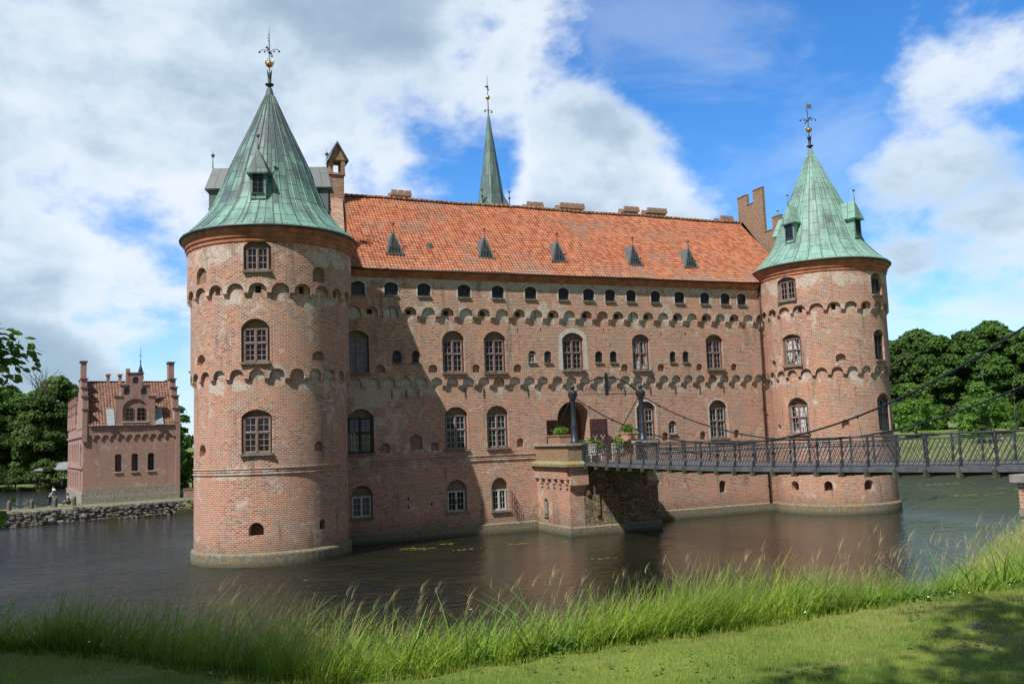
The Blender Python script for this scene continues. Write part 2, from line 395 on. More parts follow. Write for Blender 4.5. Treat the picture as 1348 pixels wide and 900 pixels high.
sc.cycles.max_bounces = 6; sc.cycles.diffuse_bounces = 2; sc.cycles.glossy_bounces = 3; sc.cycles.transparent_max_bounces = 6; sc.cycles.transmission_bounces = 2
sc.cycles.use_adaptive_sampling = True; sc.cycles.use_denoising = True

# ------------------------------------------------------------------ wall sheets with real openings
def pip(p, poly):
    x, y = p; ins = False; j = len(poly) - 1
    for i in range(len(poly)):
        xi, yi = poly[i]; xj, yj = poly[j]
        if (yi > y) != (yj > y) and x < (xj - xi) * (y - yi) / (yj - yi) + xi: ins = not ins
        j = i
    return ins
def sheet(mb, outer, holes, M, off, du, m=0, sm=False):
    vs = []; es = []
    def loop(l):
        n0 = len(vs); vs.extend([Vector(p) for p in l]); es.extend([(n0 + i, n0 + (i + 1) % len(l)) for i in range(len(l))])
    loop(outer)
    for h in holes: loop(h)
    us = [p[0] for p in outer]; zs = [p[1] for p in outer]; u0, u1, z0, z1 = min(us), max(us), min(zs), max(zs)
    if du:
        k = max(1, int(round((u1 - u0) / du)))
        for i in range(1, k):
            u = u0 + (u1 - u0) * i / k + 1e-4
            n0 = len(vs); vs.append(Vector((u, z0 - .1))); vs.append(Vector((u, z1 + .1))); es.append((n0, n0 + 1))
    V, E_, F, *_ = delaunay_2d_cdt(vs, es, [], 0, 1e-5)
    hb = [(min(p[0] for p in h), max(p[0] for p in h), min(p[1] for p in h), max(p[1] for p in h), h) for h in holes]
    for f in F:
        c = (sum(V[i].x for i in f) / len(f), sum(V[i].y for i in f) / len(f))
        if not pip(c, outer): continue
        if any(a < c[0] < b and d < c[1] < e and pip(c, h) for a, b, d, e, h in hb): continue
        mb.poly([M(V[i].x, V[i].y, off) for i in f], [(V[i].x, V[i].y) for i in f], m, sm)
def arched(uc, w, z0, z1, rise, k=8):
    """outline counter-clockwise with segmental arch on top"""
    a = w / 2; pts = [(uc - a, z0), (uc + a, z0)]
    rr = (a * a + rise * rise) / (2 * rise); cz = z1 - rr; t = math.asin(min(1, a / rr))
    if rise > a: rr = a; 
    for i in range(k + 1):
        if rise >= a * .98:
            ang = PI * i / k; pts.append((uc + a * math.cos(ang), z1 - rise + rise * math.sin(ang)))
        else:
            ang = t - 2 * t * i / k; pts.append((uc + rr * math.sin(ang), cz + rr * math.cos(ang)))
    return pts
def reveal(mb, loop, M, o0, o1, m=0):
    for i in range(len(loop)):
        a = loop[i]; b = loop[(i + 1) % len(loop)]; L = math.hypot(a[0] - b[0], a[1] - b[1])
        d = o0 - o1
        hor = abs(a[0] - b[0]) > abs(a[1] - b[1])
        uv = [(a[0], a[1]), (b[0], b[1]), (b[0], b[1] + d), (a[0], a[1] + d)] if hor else [(a[0], a[1]), (b[0], b[1]), (b[0] + d, b[1]), (a[0] + d, a[1])]
        mb.poly([M(a[0], a[1], o0), M(b[0], b[1], o0), M(b[0], b[1], o1), M(a[0], a[1], o1)], uv, m)
def plate(mb, loop, M, o, m=0):
    c = (sum(p[0] for p in loop) / len(loop), sum(p[1] for p in loop) / len(loop))
    for i in range(len(loop)):
        a = loop[i]; b = loop[(i + 1) % len(loop)]
        mb.poly([M(a[0], a[1], o), M(b[0], b[1], o), M(c[0], c[1], o)], [a, b, c], m)
def rim(mb, loop, M, o, w, h, m):
    """raised band round the jambs and arch (not the sill) of an opening"""
    c = (sum(p[0] for p in loop) / len(loop), min(p[1] for p in loop) + .6 * (max(p[1] for p in loop) - min(p[1] for p in loop)))
    zb = min(p[1] for p in loop); q = loop[1:] + [loop[0]]
    outp = []
    for (u, z) in q:
        if abs(z - zb) < 1e-3: outp.append((u + (w if u > c[0] else -w), z))
        else:
            dx = u - c[0]; dz = max(0, z - c[1]); L = math.hypot(dx, dz) or 1; outp.append((u + dx / L * w, z + dz / L * w))
    for i in range(len(q) - 1):
        a, b, c2, d = q[i], q[i + 1], outp[i + 1], outp[i]
        mb.poly([M(*a, o + h), M(*b, o + h), M(*c2, o + h), M(*d, o + h)], [a, b, c2, d], m)
        mb.poly([M(*d, o + h), M(*c2, o + h), M(*c2, o - .01), M(*d, o - .01)], [d, c2, c2, d], m)

CASTLE = empty('castle', (19, 6, 0)); tag(CASTLE, 'red brick water castle with two copper capped round towers standing in the lake', 'castle')
def part(mb, name, mats, parent=CASTLE):
    o = mb.build(name, mats, parent)
    if parent is CASTLE: o.location = -CASTLE.location
    return o
BM = [BR, PLA, TYM, NICHE, PLAW, BRU]

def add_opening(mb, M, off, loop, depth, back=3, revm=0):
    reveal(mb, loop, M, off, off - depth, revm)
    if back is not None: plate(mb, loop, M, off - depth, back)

def frame_axes(M, uc, z0, off):
    p = Vector(M(uc, z0, off)); t = (Vector(M(uc + .05, z0, off)) - Vector(M(uc - .05, z0, off))).normalized()
    nrm = Vector((t.y, -t.x, 0)); return p, t, nrm
WINDOWS = []
def make_window(M, off, uc, w, z0, zf, style, depth=.28, cols=2, rows=(2, 3), parent=None, ltr=0.57, frm=None, gl=None, label=None, sash=None):
    """style: 'cross' two casements over two, 'pair' two casements, 'single'"""
    p, t, nn = frame_axes(M, uc, z0, off - depth)
    h = zf - z0; a = w / 2
    T = Matrix.Translation(p) @ Matrix((t, nn, Vector((0, 0, 1)))).transposed().to_4x4()   # local x along wall, y outward, z up
    f = MB(); g = MB(); s = MB()
    fm = frm or FRM; B = lambda x0, x1, y0, y1, za, zb, mb=f, m=0: mb.box(x0, x1, y0, y1, za, zb, m, M=T)
    e = .08 if w > .8 else .05
    B(-a, -a + e, -.02, .09, 0, h); B(a - e, a, -.02, .09, 0, h); B(-a + e, a - e, -.02, .09, h - e, h); B(-a + e, a - e, -.02, .09, 0, e)
    lights = []
    if style == 'cross':
        zt = e + (h - 2 * e) * ltr
        B(-.055, .055, -.01, .11, e, h - e); B(-a + e, -.055, -.01, .1, zt - .045, zt + .045); B(.055, a - e, -.01, .1, zt - .045, zt + .045)
        for x0, x1 in ((-a + e, -.055), (.055, a - e)):
            lights += [(x0, x1, e, zt - .045, rows[1]), (x0, x1, zt + .045, h - e, rows[0])]
    elif style == 'pair':
        B(-.05, .05, -.01, .1, e, h - e)
        for x0, x1 in ((-a + e, -.05), (.05, a - e)): lights += [(x0, x1, e, h - e, rows[1])]
    else: lights = [(-a + e, a - e, e, h - e, rows[1])]
    for (x0, x1, za, zb, rws) in lights:
        k = .035 if w > .8 else .02
        B(x0, x0 + k, 0, .06, za, zb, m=1); B(x1 - k, x1, 0, .06, za, zb, m=1); B(x0 + k, x1 - k, 0, .06, za, za + k, m=1); B(x0 + k, x1 - k, 0, .06, zb - k, zb, m=1)
        for c in range(1, cols): xx = x0 + (x1 - x0) * c / cols; B(xx - .012, xx + .012, .005, .045, za + k, zb - k, m=1)
        for r in range(1, rws): zz = za + (zb - za) * r / rws; B(x0 + k, x1 - k, .008, .042, zz - .012, zz + .012, m=1)
        # leaded/glazed panes, each a touch out of true
        for c in range(cols):
            for r in range(rws):
                xa = x0 + (x1 - x0) * c / cols; xb = x0 + (x1 - x0) * (c + 1) / cols; zc = za + (zb - za) * r / rws; zd = za + (zb - za) * (r + 1) / rws
                j = [random.uniform(-.004, .004) for _ in range(2)]
                g.poly([T @ Vector(q) for q in ((xa, .02 + j[0], zc), (xb, .02 - j[0], zc), (xb, .02 - j[0] + j[1], zd), (xa, .02 + j[0] + j[1], zd))])
    sw = .16 if w > .8 else .09
    s.box(-a - sw, a + sw, -.0, depth + (.14 if w > .8 else .1), -.13 if w > .8 else -.1, -.002, M=T)
    fo = part(f, 'window', [fm, FRMW if frm is FRMW or style == 'white' else (sash or (fm if frm else FRML))], CASTLE)
    if label: fo['label'] = label
    go = g.build('pane', [gl or GLA], fo, weld=False); so_ = s.build('sill', [SILL], fo)
    return fo
FRML = simple('pale_mauve_sash', (.42, .31, .28), .6, var=.15)

# ---- main facade ------------------------------------------------------
MF = lambda u, v, o: (u, -o, v)
XE = 42.4
GAL = [(5.35, 6.26), (7.59, 8.51), (9.88, 10.79), (12.76, 13.68), (15.28, 16.17), (17.8, 18.69), (20.43, 21.27), (22.44, 23.34), (24.25, 25.09), (26.05, 26.86), (28.16, 28.98), (30.26, 31.13), (32.6, 33.43), (34.49, 35.34), (36.05, 36.89)]
UF = [4.2, 5.51, 6.64, 7.98, 9.32, 10.62, 11.96, 13.33, 14.64, 16.0, 17.3, 18.64, 19.95, 21.25, 22.63, 23.97, 25.27, 26.56, 27.84, 29.17, 30.44, 31.75, 33.07, 34.35, 35.66, 36.98, 38.2]
LF = [4.4, 5.57, 6.73, 7.83, 8.99, 10.04, 11.12, 12.26, 13.42, 14.54, 15.67, 16.87, 17.98, 19.03, 20.18, 21.28, 22.38, 23.51, 24.61, 25.72, 26.79, 27.92, 29.04, 30.14, 31.22, 32.33, 33.44, 34.53, 35.63, 36.75, 37.8]
A = [(4.95, 6.51, 11.01, 13.88, 13.43), (11.59, 13.18, 11.05, 13.93, 13.3), (14.63, 16.26, 11.03, 13.92, 13.34), (20.66, 22.37, 11.17, 13.89, 13.4), (26.44, 27.93, 11.14, 13.84, 13.36), (32.98, 34.55, 11.16, 13.89, 13.43)]
B_ = [(5.06, 6.79, 5.8, 8.71, 8.14), (11.68, 13.32, 5.79, 8.71, 8.16), (14.72, 16.32, 5.81, 8.74, 8.13), (26.63, 28.23, 6.04, 8.81, 8.24), (33.05, 34.68, 5.85, 8.8, 8.19)]
C_ = [(5.2, 6.61, 1.68, 3.75, 3.05), (11.7, 13.1, 1.64, 3.79, 3.05), (14.89, 16.12, 1.52, 3.78, 2.96)]
SA = [(8.1, 8.71), (9.44, 9.97), (17.96, 18.58), (19.2, 19.77), (23.29, 23.92), (24.51, 25.12), (29.67, 30.21), (30.81, 31.38)]
HA = [(6.96, 7.57), (10.57, 11.23), (13.73, 14.28), (16.81, 17.41), (25.4, 26.0), (28.55, 29.14), (31.99, 32.54), (35.21, 35.75)]
HB = [(7.21, 7.82, 5.78, 6.43), (10.65, 11.19, 5.82, 6.38), (16.91, 17.43, 5.83, 6.42), (19.22, 19.66, 5.88, 6.42), (28.73, 29.26, 5.85, 6.45), (32.09, 32.61, 5.81, 6.41), (35.22, 35.72, 5.82, 6.46), (33.56, 34.18, 1.7, 2.62)]
P1, P2 = .2, .4

def frieze_outer(u0, u1, zs, ztop, cs, a, ah, k=7):
    low = [(u0, zs)]
    for c in cs:
        if c - a <= u0 or c + a >= u1: continue
        low.append((c - a, zs))
        for i in range(1, k): t = PI * i / k; low.append((c - a * math.cos(t), zs + ah * math.sin(t)))
        low.append((c + a, zs))
    low.append((u1, zs)); return low + [(u1, ztop), (u0, ztop)], low
def corbels(mb, M, cs, u0, u1, zs, a, o0, o1, hgt=.42, m=0, du=None, closed=None):
    ed = sorted(c for c in cs if u0 < c - a and c + a < u1)
    gaps = [((ed[i] + ed[i + 1]) / 2, (ed[i + 1] - ed[i]) / 2 - a) for i in range(len(ed) - 1)]
    if closed: gaps.append(((ed[-1] + ed[0] + closed) / 2, (ed[0] + closed - ed[-1]) / 2 - a))
    for c, hw in gaps:
        hw = max(.06, hw * .92)
        P = [(o1 + .0, zs), (o1 - .0, zs - .14), (o0 + (o1 - o0) * .45, zs - .24), (o0 + .02, zs - hgt), (o0 - .03, zs - hgt), (o0 - .03, zs)]
        q0 = [M(c - hw, z, o) for o, z in P]; q1 = [M(c + hw, z, o) for o, z in P]
        for i in range(4): mb.poly([q0[i], q1[i], q1[i + 1], q0[i + 1]], [(c - hw, P[i][1]), (c + hw, P[i][1]), (c + hw, P[i + 1][1]), (c - hw, P[i + 1][1])], m)
        mb.poly(q0[::-1], [(o, z) for o, z in P][::-1], m); mb.poly(q1, [(o, z) for o, z in P], m)
def soffit(mb, low, M, o1, o0, m=0):
    for i in range(len(low) - 1):
        a, b = low[i], low[i + 1]
        mb.poly([M(*b, o1), M(*a, o1), M(*a, o0 - .02), M(*b, o0 - .02)], [(b[0], b[1]), (a[0], a[1]), (a[0], a[1] + .2), (b[0], b[1] + .2)], m)
def niche_patches(mb, M, cs, zs, a, ah, o, prob, m, lowdrop=.35):
    for c in cs:
        if random.random() > prob: continue
        l = arched(c, 2 * a, zs - random.uniform(0, lowdrop), zs + ah, ah, 8); mb.poly([M(*p, o + .012) for p in l], l, m) if False else plate(mb, l, M, o + .012, m)

f = MB()
H0, H1, H2 = [], [], []
for (a, b, z0, z1, zf) in B_ + C_:
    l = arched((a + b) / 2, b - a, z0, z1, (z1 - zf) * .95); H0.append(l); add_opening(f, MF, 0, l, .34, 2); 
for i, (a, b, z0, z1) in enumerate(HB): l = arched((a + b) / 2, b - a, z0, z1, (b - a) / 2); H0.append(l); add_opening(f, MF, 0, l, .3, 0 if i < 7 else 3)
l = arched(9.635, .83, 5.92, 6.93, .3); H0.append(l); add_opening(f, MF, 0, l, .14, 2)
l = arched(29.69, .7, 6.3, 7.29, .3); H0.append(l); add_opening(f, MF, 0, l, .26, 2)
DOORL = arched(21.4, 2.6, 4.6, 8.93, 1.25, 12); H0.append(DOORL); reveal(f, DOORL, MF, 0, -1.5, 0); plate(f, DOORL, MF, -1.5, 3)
for x, z in ((9.0, 2.7), (9.0, 2.15), (10.6, 2.25), (12.3, 2.3), (29.1, 2.7), (30.5, 2.7), (36.2, 2.6)): 
    l = [(x - .05, z - .12), (x + .05, z - .12), (x + .05, z + .12), (x - .05, z + .12)]; H0.append(l); add_opening(f, MF, 0, l, .2, 3)
ZS1, AH1, A1 = 10.32, .40, .42; ZS2, AH2, A2 = 15.02, .46, .48
out0 = [(0, -.6), (XE, -.6), (XE, 10.86), (0, 10.86)]
sheet(f, out0, H0, MF, 0, None, 0)
for (a, b, z0, z1, zf) in A: l = arched((a + b) / 2, b - a, z0, z1, (z1 - zf) * .95); H1.append(l); add_opening(f, MF, P1, l, .34, 2)
for a, b in SA: l = arched((a + b) / 2, b - a, 11.7, 12.55, (b - a) / 2); H1.append(l); add_opening(f, MF, P1, l, .22, 3)
for a, b in HA: l = arched((a + b) / 2, b - a, 11.05, 11.6, (b - a) / 2); H1.append(l); add_opening(f, MF, P1, l, .28, 0)
for i, c in enumerate(UF[1:-1]):
    if i % 2 == 0: continue
    l = [(c - .22, 14.98), (c + .14, 14.98), (c + .14, 15.3), (c - .22, 15.3)]; H1.append(l); add_opening(f, MF, P1, l, .35, 3)
for x, z in ((19.0, 14.1), (17.2, 14.0), (24.1, 14.1), (29.0, 13.9), (31.2, 13.9), (24.6, 13.0), (36.2, 12.6)):
    l = [(x - .05, z - .14), (x + .05, z - .14), (x + .05, z + .1), (x - .05, z + .1)]; H1.append(l); add_opening(f, MF, P1, l, .2, 3)
out1, low1 = frieze_outer(0, XE, ZS1, 15.56, LF, A1, AH1); sheet(f, out1, H1, MF, P1, None, 0); soffit(f, low1, MF, P1, 0); corbels(f, MF, LF, 0, XE, ZS1, A1, 0, P1)
for a, b in GAL: l = arched((a + b) / 2, b - a, 16.22, 17.14, .22); H2.append(l); add_opening(f, MF, P2, l, .2, 3); rim(f, l, MF, P2, .1, .015, 1)
out2, low2 = frieze_outer(0, XE, ZS2, 18.05, UF, A2, AH2); sheet(f, out2, H2, MF, P2, None, 5); soffit(f, low2, MF, P2, P1); corbels(f, MF, UF, 0, XE, ZS2, A2, P1, P2, .5)
niche_patches(f, MF, LF, ZS1, A1, AH1, 0, .8, 1, .12)
niche_patches(f, MF, [c for i, c in enumerate(UF[1:-1]) if i % 2 == 0], ZS2, A2, AH2, P1, .95, 1)
for (a, b, z0, z1, zf) in B_[:] : rim(f, arched((a + b) / 2, b - a, z0, z1, (z1 - zf) * .95), MF, 0, .13, .012, 1 if a > 20 else 5)
for i, (a, b, z0, z1, zf) in enumerate(A): rim(f, arched((a + b) / 2, b - a, z0, z1, (z1 - zf) * .95), MF, P1, .34 if i == 3 else .15, .012, 4 if i in (3,) else 5)
rim(f, DOORL, MF, 0, .38, .03, 0)
# the rest of the block: back and ends
f.box(0, XE, .6, 13.2, -.6, 18.0, 0, 'xXYZ')
part(f, 'facade_wall', BM)
# string course and cornice
f = MB()
for z, o in ((4.98, .07), (5.13, .03), (5.28, .07)): f.box(0, 18.25, -o, 0, z, z + (.06 if o > .05 else .12)); f.box(25.0, XE, -o, 0, z, z + (.06 if o > .05 else .12))
part(f, 'string_course', [BRU])
f = MB()
prof = [(.40, 17.42), (.46, 17.5), (.46, 17.6), (.54, 17.66), (.60, 17.78), (.66, 17.84), (.72, 17.93), (.40, 17.94)]
for i in range(len(prof) - 1): f.poly([(0, -prof[i][0], prof[i][1]), (XE, -prof[i][0], prof[i][1]), (XE, -prof[i + 1][0], prof[i + 1][1]), (0, -prof[i + 1][0], prof[i + 1][1])])
part(f, 'cornice', [ORANGE])
f = MB().tube([(0, -.80, 17.93), (XE, -.80, 17.93)], .075, 8); f.tube([(38.16, -.52, 17.8), (38.16, -.52, 15.3), (38.16, -.32, 14.6), (38.16, -.32, 10.6), (38.16, -.12, 9.9), (38.16, -.12, .6)], .07, 8)
for z in (17, 14.3, 10.7, 8, 5, 2): f.box(38.06, 38.26, -.62 if z > 15 else (-.42 if z > 10.5 else -.22), 0, z, z + .06)
part(f, 'gutter_and_downpipe', [simple('downpipe_paint', (.06, .03, .025), .6)])
f = MB(); f.box(0, 18.2, -.16, 0, -.6, .62); f.poly([(0, -.16, .62), (18.2, -.16, .62), (18.2, 0, .72), (0, 0, .72)]); f.box(25.0, XE, -.16, 0, -.6, .62); f.poly([(25.0, -.16, .62), (XE, -.16, .62), (XE, 0, .72), (25.0, 0, .72)])
f.box(18.2, 25.0, -.14, 0, -.6, .6)
part(f, 'plinth', [STONE])

# windows of the facade
def labels(base, n_): return None
for i, (a, b, z0, z1, zf) in enumerate(A):
    make_window(MF, P1, (a + b) / 2, b - a - .16, z0 + .02, zf, 'cross', gl=(GLC if i in (0,) else (GLB if i == 4 else GLA)), label=('tall window with bluish panes in the shade beside the left tower' if i == 0 else None))
for i, (a, b, z0, z1, zf) in enumerate(B_):
    w = make_window(MF, 0, (a + b) / 2, b - a - .16, z0 + .02, zf, 'cross', gl=(GLC if i == 0 else GLA), frm=(FRMD if i == 0 else None), sash=(None if i == 0 else FRMW))
# open casement on the first lower window
f = MB(); 
T = Matrix.Translation((5.12, .02, 6.0)) @ Matrix.Rotation(R(-62), 4, 'Z') 
for a_ in ((0, .06, 0, 1.15), (.54, .6, 0, 1.15), (.06, .54, 0, .06), (.06, .54, 1.09, 1.15), (.29, .31, .06, 1.09), (.06, .29, .4, .42), (.31, .54, .4, .42), (.06, .29, .75, .77), (.31, .54, .75, .77)): f.box(a_[0], a_[1], -.03, .0, a_[2], a_[3], M=T)
part(f, 'open_casement', [FRMW])
for i, (a, b, z0, z1, zf) in enumerate(C_):
    make_window(MF, 0, (a + b) / 2, b - a - .14, z0 + .02, zf, 'pair', rows=(2, 3), frm=FRMW, gl=(GLC if i == 0 else GLA))
make_window(MF, 0, 29.69, .6, 6.32, 7.05, 'single', depth=.2, rows=(1, 3), frm=FRMW)
for k, (a, b) in enumerate(SA): make_window(MF, P1, (a + b) / 2, b - a - .08, 11.72, 12.35, 'single', depth=.18, rows=(1, 2), frm=(PLAW if k in (2,) else FRMD), gl=GLC if k in (2, 3) else GLA)
for a, b in GAL: make_window(MF, P2, (a + b) / 2, b - a - .12, 16.24, 17.02, 'single', depth=.14, rows=(1, 2), frm=FRMD, gl=GLA)

# ---- iron grille by cellar window --------------------------------------
f = MB(); 
for k in range(6): 
    x = 16.25 + k * .11; zt = 3.0 - k * .22; f.box(x, x + .02, -.1 - k * .03, -.08 - k * .03, 1.55 - k * .16, zt)
for k, (za, zb) in enumerate(((3.0, 1.9), (2.6, 1.5), (2.1, 1.05), (1.5, .72))): f.tube([(16.22, -.09, za), (16.84, -.25, zb)], .013, 4)
part(f, 'iron_grille', [IRONG])
# iron wall ties
for c in (9.02, 9.9, 13.2, 14.55, 17.9, 21.3, 25.7, 27.9, 30.1, 32.3, 34.5, 8.05): f = MB(); f.box(c - .025, c + .025, -.06, -.01, 9.35, 9.95); part(f, 'wall_tie', [IRONG])
for c in (8.0, 12.0, 14.6, 18.6, 22.6, 26.5, 30.4, 34.3): f = MB(); f.box(c - .02, c + .02, -.25, -.21, 14.75, 15.4); part(f, 'wall_tie', [IRONG])

# ---- main roof: pantiles as real waves ---------------------------------
def tile_field(mb, p0, du, dv, L, H, nrm, pitch=.24, row=.34, amp=.028, lap=.03, xs=None):
    """p0 corner, du/dv unit vectors"""
    nu = int(L / pitch) * 5; nv = int(H / row)
    p0, du, dv, nrm = map(Vector, (p0, du, dv, nrm))
    U = np.linspace(0, int(L / pitch) * pitch, nu + 1)
    wav = amp * np.sin(U / pitch * 2 * PI) + amp * .4 * np.sin(U / pitch * 4 * PI + 1)
    for j in range(nv):
        v0, v1 = j * row, (j + 1) * row + .0
        jit = random.uniform(-.006, .006)
        for i in range(nu):
            def q(u, v, w, l): return p0 + du * u + dv * v + nrm * (w + l + .035 * math.sin(u * .55 + v * .3) + .02 * math.sin(u * 1.7 + v * 1.1))
            a = q(U[i], v0, wav[i], lap + jit); b = q(U[i + 1], v0, wav[i + 1], lap + jit); c = q(U[i + 1], v1, wav[i + 1], 0); d = q(U[i], v1, wav[i], 0)
            mb.poly([a, b, c, d], [(U[i], v0 + .01), (U[i + 1], v0 + .01), (U[i + 1], v1 - .005), (U[i], v1 - .005)])
            if j == 0 or True:
                e = q(U[i], v0, wav[i], 0); g2 = q(U[i + 1], v0, wav[i + 1], 0)
                mb.poly([e, g2, b, a], [(U[i], v0 + .01), (U[i + 1], v0 + .01), (U[i + 1], v0 + .02), (U[i], v0 + .02)])
EZ, RZ, RY = 18.02, 24.86, 6.5
sl_ = math.hypot(RY + .78, RZ - EZ); dv = ((0), (RY + .78) / sl_, (RZ - EZ) / sl_); nr = (0, -(RZ - EZ) / sl_, (RY + .78) / sl_)
f = MB(); tile_field(f, (0.2, -.82, EZ - .04), (1, 0, 0), dv, 41.9, sl_ + .05, nr)
f.poly([(0, -.70, EZ - .12), (42.1, -.70, EZ - .12), (42.1, RY, RZ - .12), (0, RY, RZ - .12)][::-1], [(0, 0), (42, 0), (42, 10), (0, 10)])
f.poly([(0, RY, RZ + .02), (42.1, RY, RZ + .02), (42.1, 13.9, 18.0), (0, 13.9, 18.0)][::-1])
part(f, 'roof', [TILE])
f = MB()
for i in range(104): zz = RZ + .03 * math.sin(i * .4 * .55 + 3) + random.uniform(-.012, .012); f.tube([(.5 + i * .4, RY, zz + .07), (.5 + i * .4 + .41, RY, zz + .05)], [.135, .11], 8, caps=True)
part(f, 'ridge_tiles', [simple('ridge_clay', (.28, .15, .10), .85, var=.5, vs=4)])
# small dormers
def dormer(x, zb, k):
    d = MB(); w = .56; h = 1.55
    yb = -.75 + (zb - 18.0) * 7.25 / 6.93
    yf = yb - .12; zt = zb + h
    ytop = -.75 + (zt - 18.0) * 7.25 / 6.93
    L, Rr, Tp = (x - w, yf, zb), (x + w, yf, zb), (x, yf + .28, zt)
    Lb, Rb = (x - w, yb + .1, zb), (x + w, yb + .1, zb)
    Tb = (x, ytop + .1, zt)
    d.poly([L, Tp, Tb, Lb], [(0, 0), (0, 1.6), (1, 1.6), (1, 0)]); d.poly([Rr, Rb, Tb, Tp], [(0, 0), (1, 0), (1, 1.6), (0, 1.6)])
    e = .09
    d.poly([(x - w - e, yf - .05, zb - .05), (x - w + .08, yf - .05, zb - .05), (x, yf + .22, zt - .22), (x, yf + .22, zt + .07)])
    d.poly([(x + w + e, yf - .05, zb - .05), (x, yf + .22, zt + .07), (x, yf + .22, zt - .22), (x + w - .08, yf - .05, zb - .05)])
    d.box(x - w - .12, x + w + .12, yf - .1, yf + .05, zb - .12, zb - .02)
    do = part(d, 'roof_dormer', [LEAD])
    p = MB(); p.poly([(x - w + .08, yf + .02, zb), (x + w - .08, yf + .02, zb), (x, yf + .27, zt - .2)]); p.build('pane', [simple('dormer_shutter', (.045, .045, .05), .4)], do)
    b = MB()
    for q in (-.22, 0, .22): b.box(x + q - .012, x + q + .012, yf - .02, yf + .0, zb, zb + (h - .3) * (1 - abs(q) / w), m=0)
    b.box(x - w + .2, x + w - .2, yf + .02, yf + .04, zb + .45, zb + .48); b.build('glazing_bar', [LEAD], do)
    t = MB(); yy = yf + .26; t.tube([(x, yy, zt - .05), (x, yy, zt + .75)], .022, 5); t.ball((x, yy, zt + .55), .09); t.build('finial', [IRONG], do)
for k, x in enumerate((8.62, 15.32, 21.1, 27.55, 32.6)): dormer(x, 19.35, k)
f = MB(); f.box(11.2, 11.55, 1.25, 1.6, 19.95, 20.35); f.box(11.25, 11.5, 1.2, 1.25, 20.0, 20.3); part(f, 'roof_vent', [LEAD])
# ridge chimneys
for (x0, x1, zt) in ((10.2, 11.85, 25.75), (21.6, 23.1, 25.6), (24.6, 26.9, 25.72), (30.7, 32.2, 25.82), (33.0, 35.0, 25.85), (40.6, 42.0, 25.6)):
    f = MB(); f.box(x0 + .12, x1 - .12, 7.3, 8.3, 22, zt - .35); f.box(x0, x1, 7.2, 8.4, zt - .35, zt - .15)
    nn_ = max(3, int((x1 - x0) / .42)); w = (x1 - x0) / nn_
    for k in range(nn_):
        f.box(x0 + k * w + .05, x0 + (k + 1) * w - .05, 7.2, 7.45, zt - .15, zt + .08); f.box(x0 + k * w + .05, x0 + (k + 1) * w - .05, 8.15, 8.4, zt - .15, zt + .08)
    part(f, 'chimney', [BRC])
# left bell-cote chimney at the gable
QX, QY = 5.72, 6.0
f = MB(); f.box(QX - .5, QX + .5, QY - .5, QY + .5, 20.5, 26.1)
for sgn in (-1, 1): f.box(QX + sgn * .43 - .14, QX + sgn * .43 + .14, QY - .58, QY + .58, 26.1, 27.15)
f.box(QX - .6, QX + .6, QY - .6, QY + .6, 26.1, 26.24); f.box(QX - .57, QX + .57, QY - .58, QY + .58, 27.15, 27.3)
f.poly([(QX - .64, QY - .62, 27.2), (QX + .64, QY - .62, 27.2), (QX, QY - .62, 28.45)]); f.poly([(QX + .64, QY + .62, 27.2), (QX - .64, QY + .62, 27.2), (QX, QY + .62, 28.45)])
o = part(f, 'chimney', [BRC]); o['label'] = 'tall slender brick chimney with little gabled top beside the left cone'
f = MB()
for sgn in (-1, 1):
    f.poly([(QX, QY - .8, 28.6), (QX, QY + .8, 28.6), (QX + sgn * .84, QY + .8, 27.15), (QX + sgn * .84, QY - .8, 27.15)]); f.poly([(QX, QY - .8, 28.52), (QX + sgn * .8, QY - .8, 27.08), (QX + sgn * .8, QY + .8, 27.08), (QX, QY + .8, 28.52)])
    f.poly([(QX, QY - .8, 28.6), (QX + sgn * .84, QY - .8, 27.15), (QX + sgn * .8, QY - .8, 27.05), (QX, QY - .8, 28.42)])
f.build('chimney_roof', [LEAD], o)
f = MB()
rz_ = lambda y: 18.0 + (y + .75) * 6.93 / 7.25 + .38
xr = lambda y: 5.52 + (y - 2.2) * .17
ya, yb = 1.2, 5.5
f.poly([(xr(ya) - .85, ya, 18.5), (xr(ya), ya, 18.5), (xr(ya), ya, rz_(ya)), (xr(ya) - .85, ya, rz_(ya))])
f.poly([(xr(ya), ya, 18.5), (xr(yb), yb, 18.5), (xr(yb), yb, rz_(yb)), (xr(ya), ya, rz_(ya))]); f.poly([(xr(yb) - .85, yb, 18.5), (xr(ya) - .85, ya, 18.5), (xr(ya) - .85, ya, rz_(ya)), (xr(yb) - .85, yb, rz_(yb))])
f.poly([(xr(ya) - .85, ya, rz_(ya)), (xr(ya), ya, rz_(ya)), (xr(yb), yb, rz_(yb)), (xr(yb) - .85, yb, rz_(yb))])
part(f, 'gable_parapet', [BRC])
